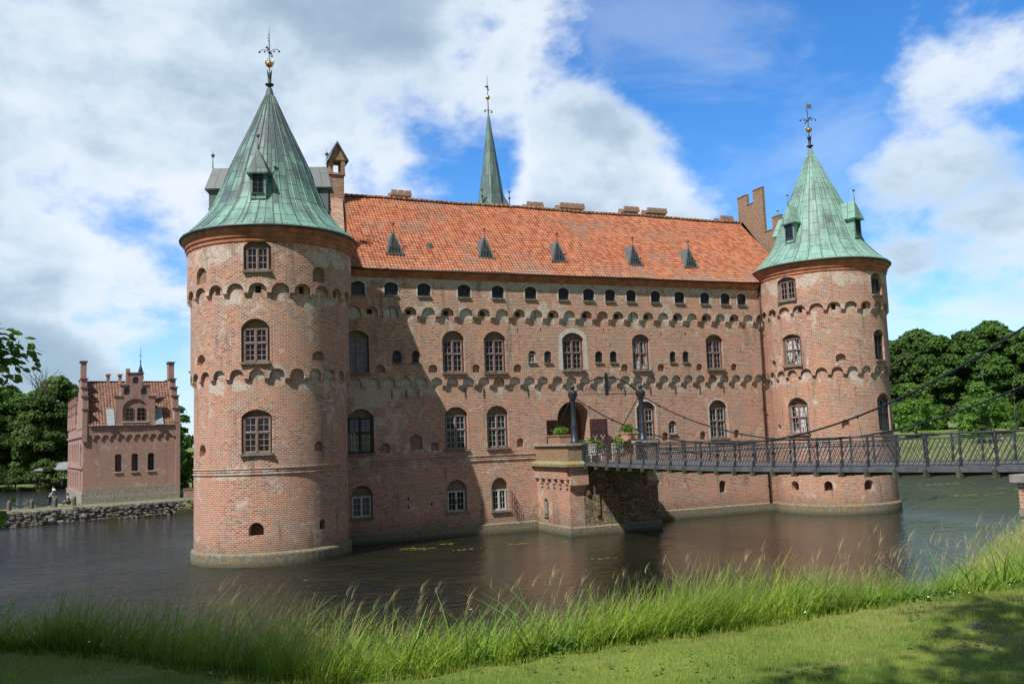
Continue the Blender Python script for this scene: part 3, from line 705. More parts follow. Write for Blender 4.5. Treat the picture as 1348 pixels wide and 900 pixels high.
# stepped gables both ends
def gable(x0, x1):
    f = MB()
    # core triangle wall
    f.poly([(x0, 0, 17.6), (x0, 13.2, 17.6), (x0, RY, 25.0)][::-1]); f.poly([(x1, 0, 17.6), (x1, 13.2, 17.6), (x1, RY, 25.0)])
    st = [(3.5, 4.78, 27.35), (4.78, 5.67, 26.3), (5.67, 7.0, 27.25), (1.4, 2.45, 24.35), (2.45, 3.5, 23.35), (-.5, .4, 21.3), (.4, 1.4, 20.4), (7.0, 8.6, 24.2), (8.6, 9.6, 25.0), (9.6, 10.7, 21.5), (10.7, 11.7, 22.3), (11.7, 12.7, 19.2), (12.7, 13.5, 20.0)]
    for (a, b, z) in st:
        f.box(x0, x1, a, b, 17.6, z); f.box(x0 - .05, x1 + .05, a - .01, b + .01, z, z + .08)
    return f
o = part(gable(42.35, 42.62), 'stepped_gable', [LICH]); o['label'] = 'crow-stepped gable end with yellow lichen behind the right tower'
part(gable(-.3, .3), 'stepped_gable', [LICH])

# ---- round towers ------------------------------------------------------
def finial(mb, g, c, z0, s=1.0, vane=1, dirx=1):
    x, y = c
    mb.lathe([(.16, z0 - .2), (.10, z0 + .5), (.09, z0 + .85), (.26, z0 + .95), (.28, z0 + 1.02), (.10, z0 + 1.1), (.12, z0 + 1.4), (.10, z0 + 1.75), (.03, z0 + 1.8), (.03, z0 + 3.6), (.012, z0 + 4.75), (0, z0 + 4.76)], c, 10)
    for k in range(4):
        a = k * PI / 2 + .6; mb.tube([(x + .08 * math.cos(a), y + .08 * math.sin(a), z0 + 1.5), (x + .2 * math.cos(a), y + .2 * math.sin(a), z0 + 1.95)], [.06, .015], 5)
    g.lathe([(.02, z0 + 2.12), (.2, z0 + 2.2), (.27, z0 + 2.38), (.25, z0 + 2.4), (.05, z0 + 2.3)], c, 12)
    for k in range(9):
        a = k * 2 * PI / 9; g.tube([(x + .22 * math.cos(a), y + .22 * math.sin(a), z0 + 2.36), (x + .33 * math.cos(a), y + .33 * math.sin(a), z0 + 2.62)], [.035, .01], 4)
    for k in range(4):
        a = k * PI / 2 + R(-22)
        pts = [(x + r_ * math.cos(a), y + r_ * math.sin(a), z0 + 3.0 + h_) for r_, h_ in ((0, 0), (.12, .22), (.3, .32), (.5, .3), (.62, .2))]
        mb.tube(pts, .02, 4)
        mb.ball((pts[-1][0], pts[-1][1], pts[-1][2] - .04), .07, n=6); mb.ball((pts[2][0], pts[2][1], pts[2][2] - .14), .06, n=6)
    for k, (r_, z_) in enumerate(((.1, 3.9), (.13, 4.1), (.08, 4.3))): mb.tube([(x - .0, y, z0 + z_ - .1), (x - r_ * CAMR.x, y - r_ * CAMR.y, z0 + z_ + .05)], .02, 4)
    if vane == 2:
        v = [(0, 4.2), (.38, 4.16), (.32, 4.35), (.4, 4.52), (0, 4.48)]
        q = [(x + a * CAMR.x, y + a * CAMR.y, z0 + z) for a, z in v]; g.poly(q); g.poly([(p[0] + .01, p[1] + .015, p[2]) for p in q][::-1])

def cone_dormer(c, theta, par, m, rf=3.62, zsill=21.12, hw=.45):
    """small gabled dormer standing on the cone, facing outward at angle theta"""
    a = R(theta); er = Vector((math.sin(a), -math.cos(a), 0)); et = Vector((math.cos(a), math.sin(a), 0)); o = Vector((c[0], c[1], 0))
    P = lambda r, t, z: o + er * r + et * t + Vector((0, 0, z))
    d = MB(); ze = zsill + 1.3; zr = ze + 1.35; g = hw + .17
    for s in (-1, 1): d.poly([P(rf, s * hw, zsill - .35), P(1.4, s * hw, zsill - .35), P(1.4, s * hw, ze), P(rf, s * hw, ze)], [(0, 0), (2, 0), (2, 1.7), (0, 1.7)])
    # front wall pieces round the window
    d.poly([P(rf, -hw, zsill - .35), P(rf, hw, zsill - .35), P(rf, hw, zsill), P(rf, -hw, zsill)])
    for s in (-1, 1): d.poly([P(rf, s * hw, zsill), P(rf, s * (hw - .12), zsill), P(rf, s * (hw - .12), ze), P(rf, s * hw, ze)])
    # roof
    rh = rf - .12
    for s in (-1, 1):
        d.poly([P(rf + .22, s * g, ze - .12), P(1.0, s * g, ze - .12), P(1.0, 0, zr), P(rh, 0, zr)], [(0, 0), (2.4, 0), (2.4, 1.5), (0, 1.5)])
        d.poly([P(rf + .2, s * (g - .03), ze - .2), P(1.0, s * (g - .03), ze - .2), P(1.0, 0, zr - .12), P(rh, 0, zr - .12)])
    d.poly([P(rf + .22, -g, ze - .12), P(rf + .22, g, ze - .12), P(rh, 0, zr)]); d.poly([P(rf + .2, -g, ze - .2), P(rf + .2, g, ze - .2), P(1.6, g, ze - .2), P(1.6, -g, ze - .2)], m=0)
    d.poly([P(rf + .22, -g, ze - .12), P(rf + .22, g, ze - .12), P(rf + .2, g, ze - .2), P(rf + .2, -g, ze - .2)])
    d.tube([P(rh, 0, zr - .02), P(rh, 0, zr + 1.15)], [.035, .012], 5); q = P(rh, 0, zr + .82); d.ball(q, .12)
    do = d.build('tower_dormer', [m], par)
    w = MB(); T = Matrix.Translation(P(rf - .05, 0, zsill)) @ Matrix((et, er, Vector((0, 0, 1)))).transposed().to_4x4()
    # window is part of the dormer mesh (dormer is already a sub-part)
    k = MB(); b = hw - .12
    k.box(-b - .03, b + .03, .02, .12, -.08, .0, 1, M=T); k.box(-b, -b + .05, 0, .06, 0, 1.3, 1, M=T); k.box(b - .05, b, 0, .06, 0, 1.3, 1, M=T); k.box(-.02, .02, 0, .05, 0, 1.25, 1, M=T)
    for z in (.3, .6, .9, 1.2): k.box(-b, b, .01, .045, z, z + .02, 1, M=T)
    k.poly([T @ Vector(v) for v in ((-b, 0, 0), (b, 0, 0), (b, 0, 1.35), (-b, 0, 1.35))], m=0)
    k.build('dormer_window', [GLA, IRONG], par)
    return do

def tower(c, name_lab, up_ph, lo_ph, upn, lon, topw, midw, loww, sm_top, h_mid, h_low, h_cel, cop, dorms, wins, phase_alt):
    R0 = 4.45
    M = lambda u, v, o: (c[0] + (R0 + o) * math.sin(u / R0), c[1] - (R0 + o) * math.cos(u / R0), v)
    U = lambda th: R(th) * R0
    C = 2 * PI * R0; u0 = -C / 2; u1 = C / 2
    f = MB(); H0 = []; H1 = []; H2 = []
    def win(lst, off, H, rise_k=1.0, depth=.34, tym=2):
        res = []
        for w_ in lst:
            a, b, z0, z1, zf = w_; uc = U((a + b) / 2); w = U(b) - U(a)
            l = arched(uc, w, z0, z1, max(.12, (z1 - zf) * .95)); H.append(l); add_opening(f, M, off, l, depth, tym); rim(f, l, M, off, .14, .012, 5); res.append((uc, w, z0, zf))
        return res
    def hole(lst, off, H, back=0, d=.28):
        for a, b, z0, z1 in lst:
            uc = U((a + b) / 2); w = U(b) - U(a); l = arched(uc, w, z0, z1, min(w / 2, (z1 - z0) * .45)); H.append(l); add_opening(f, M, off, l, d, back)
    wl = win(loww, 0, H0); hole(h_low, 0, H0); hole(h_cel, 0, H0, 3, .45)
    wm = win(midw, P1, H1); hole(h_mid, P1, H1)
    wt = win(topw, P2, H2, depth=.3); hole(sm_top, P2, H2, 2, .2)
    da = 360 / lon; LC = [U(lo_ph + da * k) for k in range(-lon, lon) if -180 < lo_ph + da * k < 180]
    db = 360 / upn; UC = [U(up_ph + db * k) for k in range(-upn, upn) if -180 < up_ph + db * k < 180]
    zs1, ah1, a1 = 10.4, .40, .40; zs2, ah2, a2 = 15.2, .42, .45
    for k, cc_ in enumerate(UC):
        if k % 2 == phase_alt: l = [(cc_ - .16, 15.05), (cc_ + .16, 15.05), (cc_ + .16, 15.48), (cc_ - .16, 15.48)]; H1.append(l); add_opening(f, M, P1, l, .35, 3)
    sheet(f, [(u0, -.6), (u1, -.6), (u1, 10.93), (u0, 10.93)], H0, M, 0, C / 144, 0, False)
    o1, l1 = frieze_outer(u0, u1, zs1, 15.68, LC, a1, ah1); sheet(f, o1, H1, M, P1, C / 144, 0, False); soffit(f, l1, M, P1, 0); corbels(f, M, LC, u0, u1, zs1, a1, 0, P1, .36, closed=C)
    o2, l2 = frieze_outer(u0, u1, zs2, 18.3, UC, a2, ah2); sheet(f, o2, H2, M, P2, C / 144, 0, False); soffit(f, l2, M, P2, P1); corbels(f, M, UC, u0, u1, zs2, a2, P1, P2, .4, closed=C)
    niche_patches(f, M, LC, zs1, a1, ah1, 0, .55, 1, .1)
    body = part(f, 'round_tower', [BRT, PLA, TYM, NICHE, PLAW, BRU]); body['label'] = name_lab
    f = MB()
    for z, o in ((4.98, .07), (5.12, .03), (5.27, .07)): f.lathe([(R0, z), (R0 + o, z), (R0 + o, z + (.06 if o > .05 else .12)), (R0, z + (.06 if o > .05 else .12))], c, 72, sm=False)
    f.build('string_course', [BRU], body)
    f = MB().lathe([(R0 + .16, -.6), (R0 + .18, .58), (R0 + .15, .66), (R0, .74)], c, 72, sm=False); f.build('plinth', [STONE], body)
    f = MB().lathe([(R0 + P2, 17.92), (R0 + P2 + .06, 18.0), (R0 + P2 + .06, 18.15), (R0 + P2 + .14, 18.25), (R0 + P2 + .16, 18.42), (R0 + P2 + .28, 18.56), (R0 + P2 + .3, 18.68), (R0 + P2 + .38, 18.78), (R0 + P2, 18.8)], c, 96, sm=False)
    f.build('cornice', [ORANGE], body)
    f = MB()
    prof = [(5.0, 18.76), (5.24, 18.78), (5.28, 18.86), (5.2, 18.98), (4.85, 19.2), (4.35, 19.72), (3.85, 20.3), (3.48, 20.85), (2.98, 22.1), (2.45, 23.5), (1.8, 24.95), (1.15, 26.35), (.62, 27.6), (.3, 28.35), (.15, 28.9)]
    f.lathe(prof, c, 40, sm=False, usc=3.0)
    for k in range(26):
        th = 2 * PI * k / 26 + .05; f.tube([(c[0] + (r_ + .012) * math.sin(th), c[1] - (r_ + .012) * math.cos(th), z_ + .01) for r_, z_ in prof[3:-1]], .03, 4, caps=False, sm=False)
    rf = part(f, 'tower_roof', [cop]); 
    f = MB().lathe([(5.0, 18.74), (5.3, 18.76), (5.33, 18.84), (5.28, 18.9)], c, 72); f.build('roof_rim', [GUT], rf)
    f = MB(); g = MB(); finial(f, g, c, 28.15, vane=wins.get('vane', 1)); ff = f.build('finial', [IRON], rf); g.build('gilded_crown', [GOLD], rf)
    for th in dorms: cone_dormer(c, th, rf, wins['dm'](th))
    for lst, off, sty, key in ((wt, P2, 'pair', 't'), (wm, P1, 'cross', 'm'), (wl, 0, 'cross', 'l')):
        for j, (uc, w, z0, zf) in enumerate(lst):
            make_window(M, off, uc, w - .16, z0 + .02, zf, sty, depth=.26, rows=(2, 3) if sty != 'pair' else (3, 3), gl=wins.get(key + str(j), GLA), frm=wins.get('f' + key + str(j)))
    return body

tower((0, -2.33), 'nearer left round tower of red brick', -.7, -3.2, 24, 26,
      [(-24.8, -6.8, 16.3, 18.04, 17.66), (100, 118, 16.3, 18.04, 17.66), (-125, -107, 16.3, 18.04, 17.66)],
      [(-27.4, -8.2, 11.15, 13.61, 13.08), (-125, -105, 11.15, 13.61, 13.08)],
      [(-28.5, -7.1, 6.11, 8.54, 8.15), (-125, -105, 6.11, 8.54, 8.15)],
      [(-65.2, -53.8, 15.82, 16.77), (21.5, 31.7, 15.82, 16.7)],
      [(-68.7, -58.4, 11.23, 11.81), (21.9, 32.3, 11.26, 11.82)],
      [(-70.4, -61.2, 6.08, 6.72), (24.4, 32.4, 6.13, 6.69)],
      [(-23.6, -13.1, 1.65, 2.37), (28.0, 33.7, 1.72, 2.28)],
      COP1, (-18, -108, 72, 162), {'dm': lambda th: (LEAD if abs(th) > 60 else COP1)}, 0)
tower((42.72, -2.39), 'farther right round tower of red brick', -2.3, -19.5, 24, 26,
      [(-82.6, -63.4, 16.1, 17.9, 17.57), (5.4, 21.1, 16.13, 17.83, 17.42)],
      [(-83.2, -63.6, 11.12, 13.5, 13.19), (5.9, 21.8, 11.22, 13.53, 13.16)],
      [(-84.5, -62.5, 5.95, 8.68, 8.11), (6.1, 28.8, 5.96, 8.77, 8.25)],
      [],
      [(-33.9, -24.8, 11.14, 11.76), (-101.6, -95, 11.18, 11.71)],
      [(-104, -97.8, 6.31, 6.75), (-32.7, -25.5, 6.25, 6.9)],
      [(-87.6, -78.3, 1.7, 2.43), (-52.7, -45.1, 1.71, 2.43), (-16.1, -6.5, 1.72, 2.45)],
      COP2, (-76, 15, 105, 195), {'dm': lambda th: COP2, 'l0': GLB, 'm0': GLB, 't1': GLC, 'm1': GLC, 'l1': GLC, 'ft1': FRMD, 'fm1': FRMD, 'fl1': FRMD, 'vane': 2}, 1)

# ---- stair tower spire behind the ridge --------------------------------
sx, sy = 21.2, 14.2
f = MB(); f.box(sx - 1.5, sx + 1.5, sy - 1.2, sy + 1.8, -.5, 26.6); part(f, 'stair_tower', [BRC])
f = MB(); f.lathe([(1.55, 26.5), (1.3, 27.1), (1.12, 27.9), (.62, 31.5), (.3, 33.8), (.07, 35.6), (0, 35.65)], (sx, sy), 8, sm=False, usc=1.2, a0=22.5, a1=382.5)
for s in (-1, 1): f.poly([(sx + s * .5, sy - 1.3, 26.6), (sx + s * 1.4, sy - 1.3, 26.6), (sx + s * .95, sy - .6, 28.0)])
spo = part(f, 'spire', [COP3])
f = MB(); f.tube([(sx, sy, 35.5), (sx, sy, 39.2)], [.05, .015], 6); 
for s in (-1, 1):
    f.tube([(sx, sy, 35.9), (sx + s * .25, sy, 36.0), (sx + s * .42, sy, 35.85)], .03, 4); f.ball((sx + s * .3, sy, 35.8), .08, n=6)
f.box(sx - .22, sx + .1, sy - .01, sy + .01, 38.1, 38.25); f.tube([(sx - .2, sy, 38.2), (sx + .02, sy, 38.0), (sx + .12, sy, 37.8)], .05, 4)
f.build('finial', [IRON], spo); MB().ball((sx, sy, 37.15), .2).build('gilded_ball', [GOLD], spo)
for s in (-1, 1):
    f = MB(); f.tube([(sx + s * 1.28, sy - 1.1, 26.2), (sx + s * 1.28, sy - 1.1, 29.2)], [.05, .01], 5); f.ball((sx + s * 1.28, sy - 1.1, 27.6), .11); f.ball((sx + s * 1.28, sy - 1.1, 28.1), .08); f.box(sx + s * 1.28 - .2, sx + s * 1.28 + .2, sy - 1.12, sy - 1.08, 28.2, 28.24); f.build('pinnacle', [IRON], spo)

# ---- entrance bastion ---------------------------------------------------
BX0, BX1, BY = 18.35, 24.95, -5.2
rub, nt_, b_ = mat('rubble_masonry'); n_ = N(nt_); P_ = n_.pos()
vo = nt_.nodes.new('ShaderNodeTexVoronoi'); vo.feature = 'F1'; vo.inputs['Scale'].default_value = 3.2; n_.set(vo.inputs['Vector'], n_.mapping(P_, (1, 1, 1.7)))
ve = nt_.nodes.new('ShaderNodeTexVoronoi'); ve.feature = 'DISTANCE_TO_EDGE'; ve.inputs['Scale'].default_value = 3.2; n_.set(ve.inputs['Vector'], n_.mapping(P_, (1, 1, 1.7)))
gr = n_.noise(P_, 1.3, 6, .7)
cst = n_.mix(n_.map(n_.sep(vo.outputs['Color'])[0], .2, .9), (.16, .13, .08), (.34, .24, .15)); cst = n_.mix(n_.map(gr, .48, .6, 0, .6), cst, (.42, .20, .11))
cst = n_.mix(n_.map(ve.outputs[0], 0, .07, .8, 0.0), cst, (.12, .11, .07)); cst = n_.mix(n_.map(n_.noise(P_, .8, 5), .5, .62, 0, .5), cst, (.16, .16, .07))
n_.set(b_.inputs['Base Color'], cst); b_.inputs['Roughness'].default_value = .95; n_.set(b_.inputs['Normal'], n_.bump(n_.map(ve.outputs[0], 0, .12), .9, .08))
f = MB()
# left side with small arch frieze, front, right
f.box(BX0, BX1, BY, 0, -.5, 4.45, 0, 'xX'); 
f.box(BX0, BX0 + 1.0, BY, 0, -.5, 4.45, 0, 'y'); f.box(BX0 + 1.0, BX1, BY, 0, -.5, 4.45, 1, 'y')
# front niche arches, upper corner corbels
f.box(BX0 - .003, BX0 + 1.25, BY - .28, BY, 3.25, 4.45, 0, 'xXyz'); f.box(BX1 - .9, BX1 + .003, BY - .34, BY, 3.25, 4.45, 0, 'xXyz')
for s0, s1 in ((BX0, BX0 + 1.1), (BX1 - .9, BX1)): f.poly([(s0, BY - .28, 3.25), (s1, BY - .28, 3.25), (s1, BY, 2.9), (s0, BY, 2.9)][::-1])
nl = arched(21.3, 1.7, 1.2, 3.1, .6)
MBF = lambda u, v, o: (u, BY - o, v)
rim(f, nl, MBF, .01, .22, .1, 1); rim(f, arched(20.5, 1.5, 2.6, 4.1, .6), MBF, .01, .2, .12, 1)
for k in range(5):
    y = -.55 - k * 1.0
    f.box(BX0 - .16, BX0, y - .5, y - .16, 3.3, 3.62, 0, 'xyYz'); f.box(BX0 - .1, BX0, y - .45, y - .2, 3.05, 3.3, 0, 'xyYz')
f.box(BX0 - .18, BX0, BY, -.02, 3.62, 4.45, 0, 'xyz')
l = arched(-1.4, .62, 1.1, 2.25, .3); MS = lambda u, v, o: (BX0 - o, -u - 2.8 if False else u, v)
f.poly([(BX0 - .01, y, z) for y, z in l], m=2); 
bas = part(f, 'entrance_bastion', [BRU, rub, BLACK, STONE, PLAW])
w = MB(); w.box(BX0 - .05, BX0 - .012, -1.62, -1.18, 1.2, 2.05); w.box(BX0 - .12, BX0 - .013, -1.75, -1.05, 1.02, 1.1); w.build('shutter', [simple('grey_shutter', (.24, .23, .2), .8)], bas)
f = MB(); f.box(BX0 - .42, BX0 + 1.5, BY - .5, 0, 4.45, 4.62); f.box(BX1 - 1.2, BX1 + .3, BY - .5, 0, 4.45, 4.62); f.box(BX0 + 1.5, BX1 - 1.2, BY + .05, 0, 4.45, 4.60)
f.poly([(BX0 - .42, BY - .5, 4.62), (BX0 + 1.1, BY - .5, 4.62), (BX0 + 1.1, BY - .1, 4.8), (BX0 - .05, BY - .1, 4.8)]); f.poly([(BX0 - .42, BY - .5, 4.62), (BX0 - .05, BY - .1, 4.8), (BX0 - .05, 0, 4.8), (BX0 - .42, 0, 4.62)])
f.build('ledge', [stone_mat('mossy_ledge', (.27, .25, .14), .85, False)], bas)
f = MB(); f.box(BX0 - .02, BX0 + .42, BY, 0, 4.62, 5.8); f.box(BX0 + .42, BX0 + 1.1, BY, BY + .9, 4.62, 5.8); f.build('parapet', [LICH], bas); f = MB(); f.box(BX1 - .42, BX1 + .02, BY, 0, 4.62, 5.8); f.box(BX1 - 1.2, BX1 - .42, BY, BY + .9, 4.62, 5.8)
f.build('parapet', [LICH], bas)
COPM = stone_mat('coping_stone', (.34, .31, .26), .3, False)
for grp in (((BX0 - .16, BX0 + .55, BY - .12, 0), (BX0 + .55, BX0 + 1.22, BY - .12, BY + 1.0)), ((BX1 - .55, BX1 + .16, BY - .12, 0), (BX1 - 1.3, BX1 - .55, BY - .12, BY + 1.0))):
    f = MB()
    for (a, b, c0, c1) in grp: f.box(a, b, c0, c1, 5.8, 5.95)
    f.build('coping', [COPM], bas)
f = MB(); f.box(BX0 - .12, BX1 + .12, BY - .14, 0, -.5, .5); f.poly([(BX0 - .12, BY - .14, .5), (BX1 + .12, BY - .14, .5), (BX1 + .12, BY + .02, .62), (BX0 - .12, BY + .02, .62)]); f.poly([(BX0 - .12, 0, .5), (BX0 - .12, BY - .14, .5), (BX0 + .02, BY - .14, .62), (BX0 + .02, 0, .62)]); f.build('plinth', [STONE], bas)
# door leaves
def leaf(x, ang, lab):
    d = MB(); T = Matrix.Translation((x, .02, 4.64)) @ Matrix.Rotation(R(ang), 4, 'Z')
    d.box(0, 1.28, -.04, .04, 0, 2.95, M=T)
    for z in (.15, 1.1, 2.05):
        d.box(.1, .58, -.065, -.04, z, z + .8, M=T); d.box(.7, 1.18, -.065, -.04, z, z + .8, M=T)
    o = part(d, 'door_leaf', [WOODR]); o['label'] = lab
    k = MB()
    for (a, b) in (((.2, 1.3), (.55, 1.8)), ((.55, 1.3), (.2, 1.8)), ((.75, 1.3), (1.1, 1.8)), ((1.1, 1.3), (.75, 1.8)), ((.2, .3), (.55, .8)), ((.55, .3), (.2, .8)), ((.75, .3), (1.1, .8)), ((1.1, .3), (.75, .8))):
        k.tube([T @ Vector((a[0], -.075, a[1])), T @ Vector((b[0], -.075, b[1]))], .018, 4)
    k.build('door_brace', [simple('pale_brace', (.45, .36, .32), .7)], o)
leaf(22.7, -35, 'right door leaf folded open against the wall'); leaf(20.1, 180 + 30, 'left door leaf folded open against the wall')

# ------------------------------------------------------------------ suspension bridge
BR_ = empty('suspension_bridge', (21.5, -22, 4.6)); tag(BR_, 'black iron suspension footbridge with lattice railings leading to the castle door', 'footbridge')
def bpart(mb, name, mats): o = mb.build(name, mats, BR_); o.location = -BR_.location; return o
NX, FX = 19.35, 23.85
YB0, YB1 = -5.3, -39.5
zd = lambda y: 4.60 + .12 * ((-y - 20) / 18) ** 2 + max(0, (-y - 20)) * .012      # deck top
zt_ = lambda y: 5.79 + max(0, (-y - 18)) * .0135
f = MB(); ys = np.linspace(YB0 + .2, YB1, 26)
for a, b in zip(ys[:-1], ys[1:]):
    za, zb = zd(a), zd(b)
    for (x0, x1, t0, t1) in ((NX - .1, FX + .1, 0, -.07), (NX - .12, NX + .02, -.02, -.19), (FX - .02, FX + .12, -.02, -.19)):
        f.poly([(x0, a, za + t0), (x0, b, zb + t0), (x1, b, zb + t0), (x1, a, za + t0)]); f.poly([(x0, b, zb + t1), (x0, a, za + t1), (x1, a, za + t1), (x1, b, zb + t1)])
        f.poly([(x0, b, zb + t1), (x0, b, zb + t0), (x0, a, za + t0), (x0, a, za + t1)]); f.poly([(x1, a, za + t1), (x1, a, za + t0), (x1, b, zb + t0), (x1, b, zb + t1)])
bpart(f, 'deck', [DECKM])
PY = [-5.9 - 1.43 * k for k in range(24)]
f = MB()
for y in PY: f.box(NX - .06, FX + .06, y - .09, y + .09, zd(y) - .34, zd(y) - .1); f.box(NX - .22, NX + .06, y - .07, y + .07, zd(y) - .38, zd(y) - .1)
bpart(f, 'cross_beams', [simple('mossy_timber', (.07, .075, .045), .9, var=.4)])
for X, lab in ((NX, 'railing on the side towards the left tower'), (FX, 'railing on the side towards the right tower')):
    f = MB()
    for i, y in enumerate(PY):
        f.box(X - .034, X + .034, y - .034, y + .034, zd(y) - .3, zt_(y) + .04); f.box(X - .1, X - .045, y - .015, y + .015, zd(y) - .35, zd(y) + .3) if X == NX else None
        f.tube([(X - .16, y, zd(y) - .2), (X, y, zd(y) + .55)], .013, 4)
        if i == len(PY) - 1: break
        y2 = PY[i + 1]; z0 = zd((y + y2) / 2) + .06; z1 = zt_((y + y2) / 2) - .06; zm = z1 - .16
        for zz, r_ in ((zt_(y), .032), (zm + .04, .016), (z0, .022)): f.tube([(X, y, zz), (X, y2, zz)], r_, 5, caps=False)
        hh = zm - z0; nx_ = 6; w = (y - y2) / nx_
        for k in range(-3, nx_ + 3):
            for s in (1, -1):
                # diagonal from (ya,z0) to (ya - 1.5w, zm) clipped to the panel
                ya = y - k * w if s == 1 else y2 + k * w; yb = ya - s * 2.6 * w
                p0, p1 = (ya, z0), (yb, zm)
                t0, t1 = 0.0, 1.0
                for lim, sg in ((y, 1), (y2, -1)):
                    d0, d1 = (p0[0] - lim) * sg, (p1[0] - lim) * sg
                    if d0 > 0 and d1 > 0: t0 = 2
                    elif d0 > 0: t0 = max(t0, d0 / (d0 - d1))
                    elif d1 > 0: t1 = min(t1, d0 / (d0 - d1))
                if t0 >= t1: continue
                q = lambda t: (X, p0[0] + (p1[0] - p0[0]) * t, p0[1] + (p1[1] - p0[1]) * t)
                f.tube([q(t0), q(t1)], .017, 4, caps=False)
    o = bpart(f, 'railing', [IRONG]); o['label'] = lab
# cables
def cat(y, y0, z0, ym, zm, y1, z1):
    return zm + (z0 - zm) * ((y - ym) / (y0 - ym)) ** 2 if y > ym else zm + (z1 - zm) * ((y - ym) / (y1 - ym)) ** 2
for X, lab in ((18.95, 'cable nearest the left tower'), (24.1, 'cable nearest the right tower')):
    f = MB(); ys = np.linspace(-5.2, -39.9, 60); pts = [(X, y, cat(y, -5.2, 8.95, -21.8, 5.76, -39.6, 10.2)) for y in ys]; f.tube(pts, .04, 6)
    for y in PY[1::2]:
        z = cat(y, -5.2, 8.95, -21.8, 5.76, -39.6, 10.2)
        if z > zt_(y) + .12: f.ball((X, y, z), .075, n=6)
    o = bpart(f, 'cable', [IRON]); o['label'] = lab
    for y in PY[1::2]:
        z = cat(y, -5.2, 8.95, -21.8, 5.76, -39.6, 10.2)
        if z > zt_(y) + .12: bpart(MB().tube([(X, y, z), (NX if X < 20 else FX, y, zd(y) - .1)], .014, 4), 'hanger_rod', [IRON])
# anchor stays at the gate
f = MB(); f.tube([(24.1, -5.2, 9.3), (24.35, -.6, 6.0), (24.4, -.05, 4.9)], .035, 5); bpart(f, 'anchor_stay', [IRON]); f = MB(); f.tube([(18.95, -5.2, 9.3), (18.95, -.1, 4.9)], .03, 5); bpart(f, 'anchor_stay', [IRON])
for X, Y, zb in ((18.95, -5.0, 5.95), (24.1, -5.0, 5.95), (18.95, -39.6, 5.3), (24.1, -39.6, 5.3)):
    f = MB(); f.lathe([(.30, zb), (.30, zb + .12), (.22, zb + .2), (.20, zb + 1.1), (.21, zb + 1.2), (.17, zb + 1.3), (.155, zb + 2.75), (.2, zb + 2.85), (.24, zb + 2.95), (.2, zb + 3.05), (.27, zb + 3.15), (.3, zb + 3.35), (.2, zb + 3.42), (.12, zb + 3.5)], (X, Y), 14)
    f.ball((X, Y, zb + 3.65), .17); f.lathe([(.03, zb + 3.8), (0, zb + 4.0)], (X, Y), 6)
    for k in range(4):
        a = k * PI / 2 + PI / 4; f.box(X + .22 * math.cos(a) - .07, X + .22 * math.cos(a) + .07, Y + .22 * math.sin(a) - .07, Y + .22 * math.sin(a) + .07, zb + 3.0, zb + 3.38)
    if zb > 5.5: f.box(X - .17 + (.55 if X < 20 else -.55), X + .17 + (.55 if X < 20 else -.55), Y - .5, Y - .2, 4.62, 5.9)
    bpart(f, 'gate_column', [simple('blue_black_iron', (.03, .04, .05), .4, .1)])
for Y in (-5.0, -39.6):
    f = MB(); z0 = 9.12 if Y > -10 else 8.5; xs = np.linspace(19.1, 23.95, 21); top = [(x, Y, z0 + .15 + 1.0 * (1 - ((x - 21.52) / 2.42) ** 2)) for x in xs]
    f.tube(top, .045, 6); f.tube([(19.1, Y, z0), (23.95, Y, z0)], .03, 6)
    f.box(21.42, 21.62, Y - .06, Y + .06, z0 - .1, z0 + 1.35); f.ball((21.52, Y, z0 + 1.4), .09)
    for k in range(1, 20):      # scroll work
        x = xs[k]; zt2 = top[k][2]
        if abs(x - 21.52) < .2: continue
        r_ = min(.11, (zt2 - z0) * .3); cz = z0 + .06 + r_
        f.tube([(x + r_ * math.cos(t), Y, cz + r_ * math.sin(t)) for t in np.linspace(0, 5.4, 9)], .012, 4, caps=False)
        if zt2 - z0 > .55: f.tube([(x + r_ * .8 * math.cos(t + 2), Y, cz + r_ * 2.1 + r_ * .8 * math.sin(t + 2)) for t in np.linspace(0, 5.4, 9)], .012, 4, caps=False)
        f.tube([(x - .1, Y, z0 + .3), (x + .1, Y, zt2)], .01, 4, caps=False)
    bpart(f, 'gate_arch', [IRON])
f = MB(); f.box(17.5, 25.6, -42.5, -38.05, -.8, 4.52, 0); f.box(17.35, 25.75, -42.6, -37.9, 4.52, 4.75, 1)
f.box(18.5, 19.4, -40.0, -39.2, 4.75, 5.3, 1); f.box(23.65, 24.55, -40.0, -39.2, 4.75, 5.3, 1)
for k in range(3): f.box(17.45, 17.5, -42.5, -38.05, 1.1 + k * 1.2, 1.3 + k * 1.2, 1, 'xyYzZ'); f.box(17.5, 25.6, -38.05, -38.0, 1.1 + k * 1.2, 1.3 + k * 1.2, 1, 'xXYzZ')
bpart(f, 'landing_pier', [brick_mat('pier_brick', bands=False, grime=.4, darkbase=False), simple('pier_stone', (.27, .25, .21), .9, var=.2)])

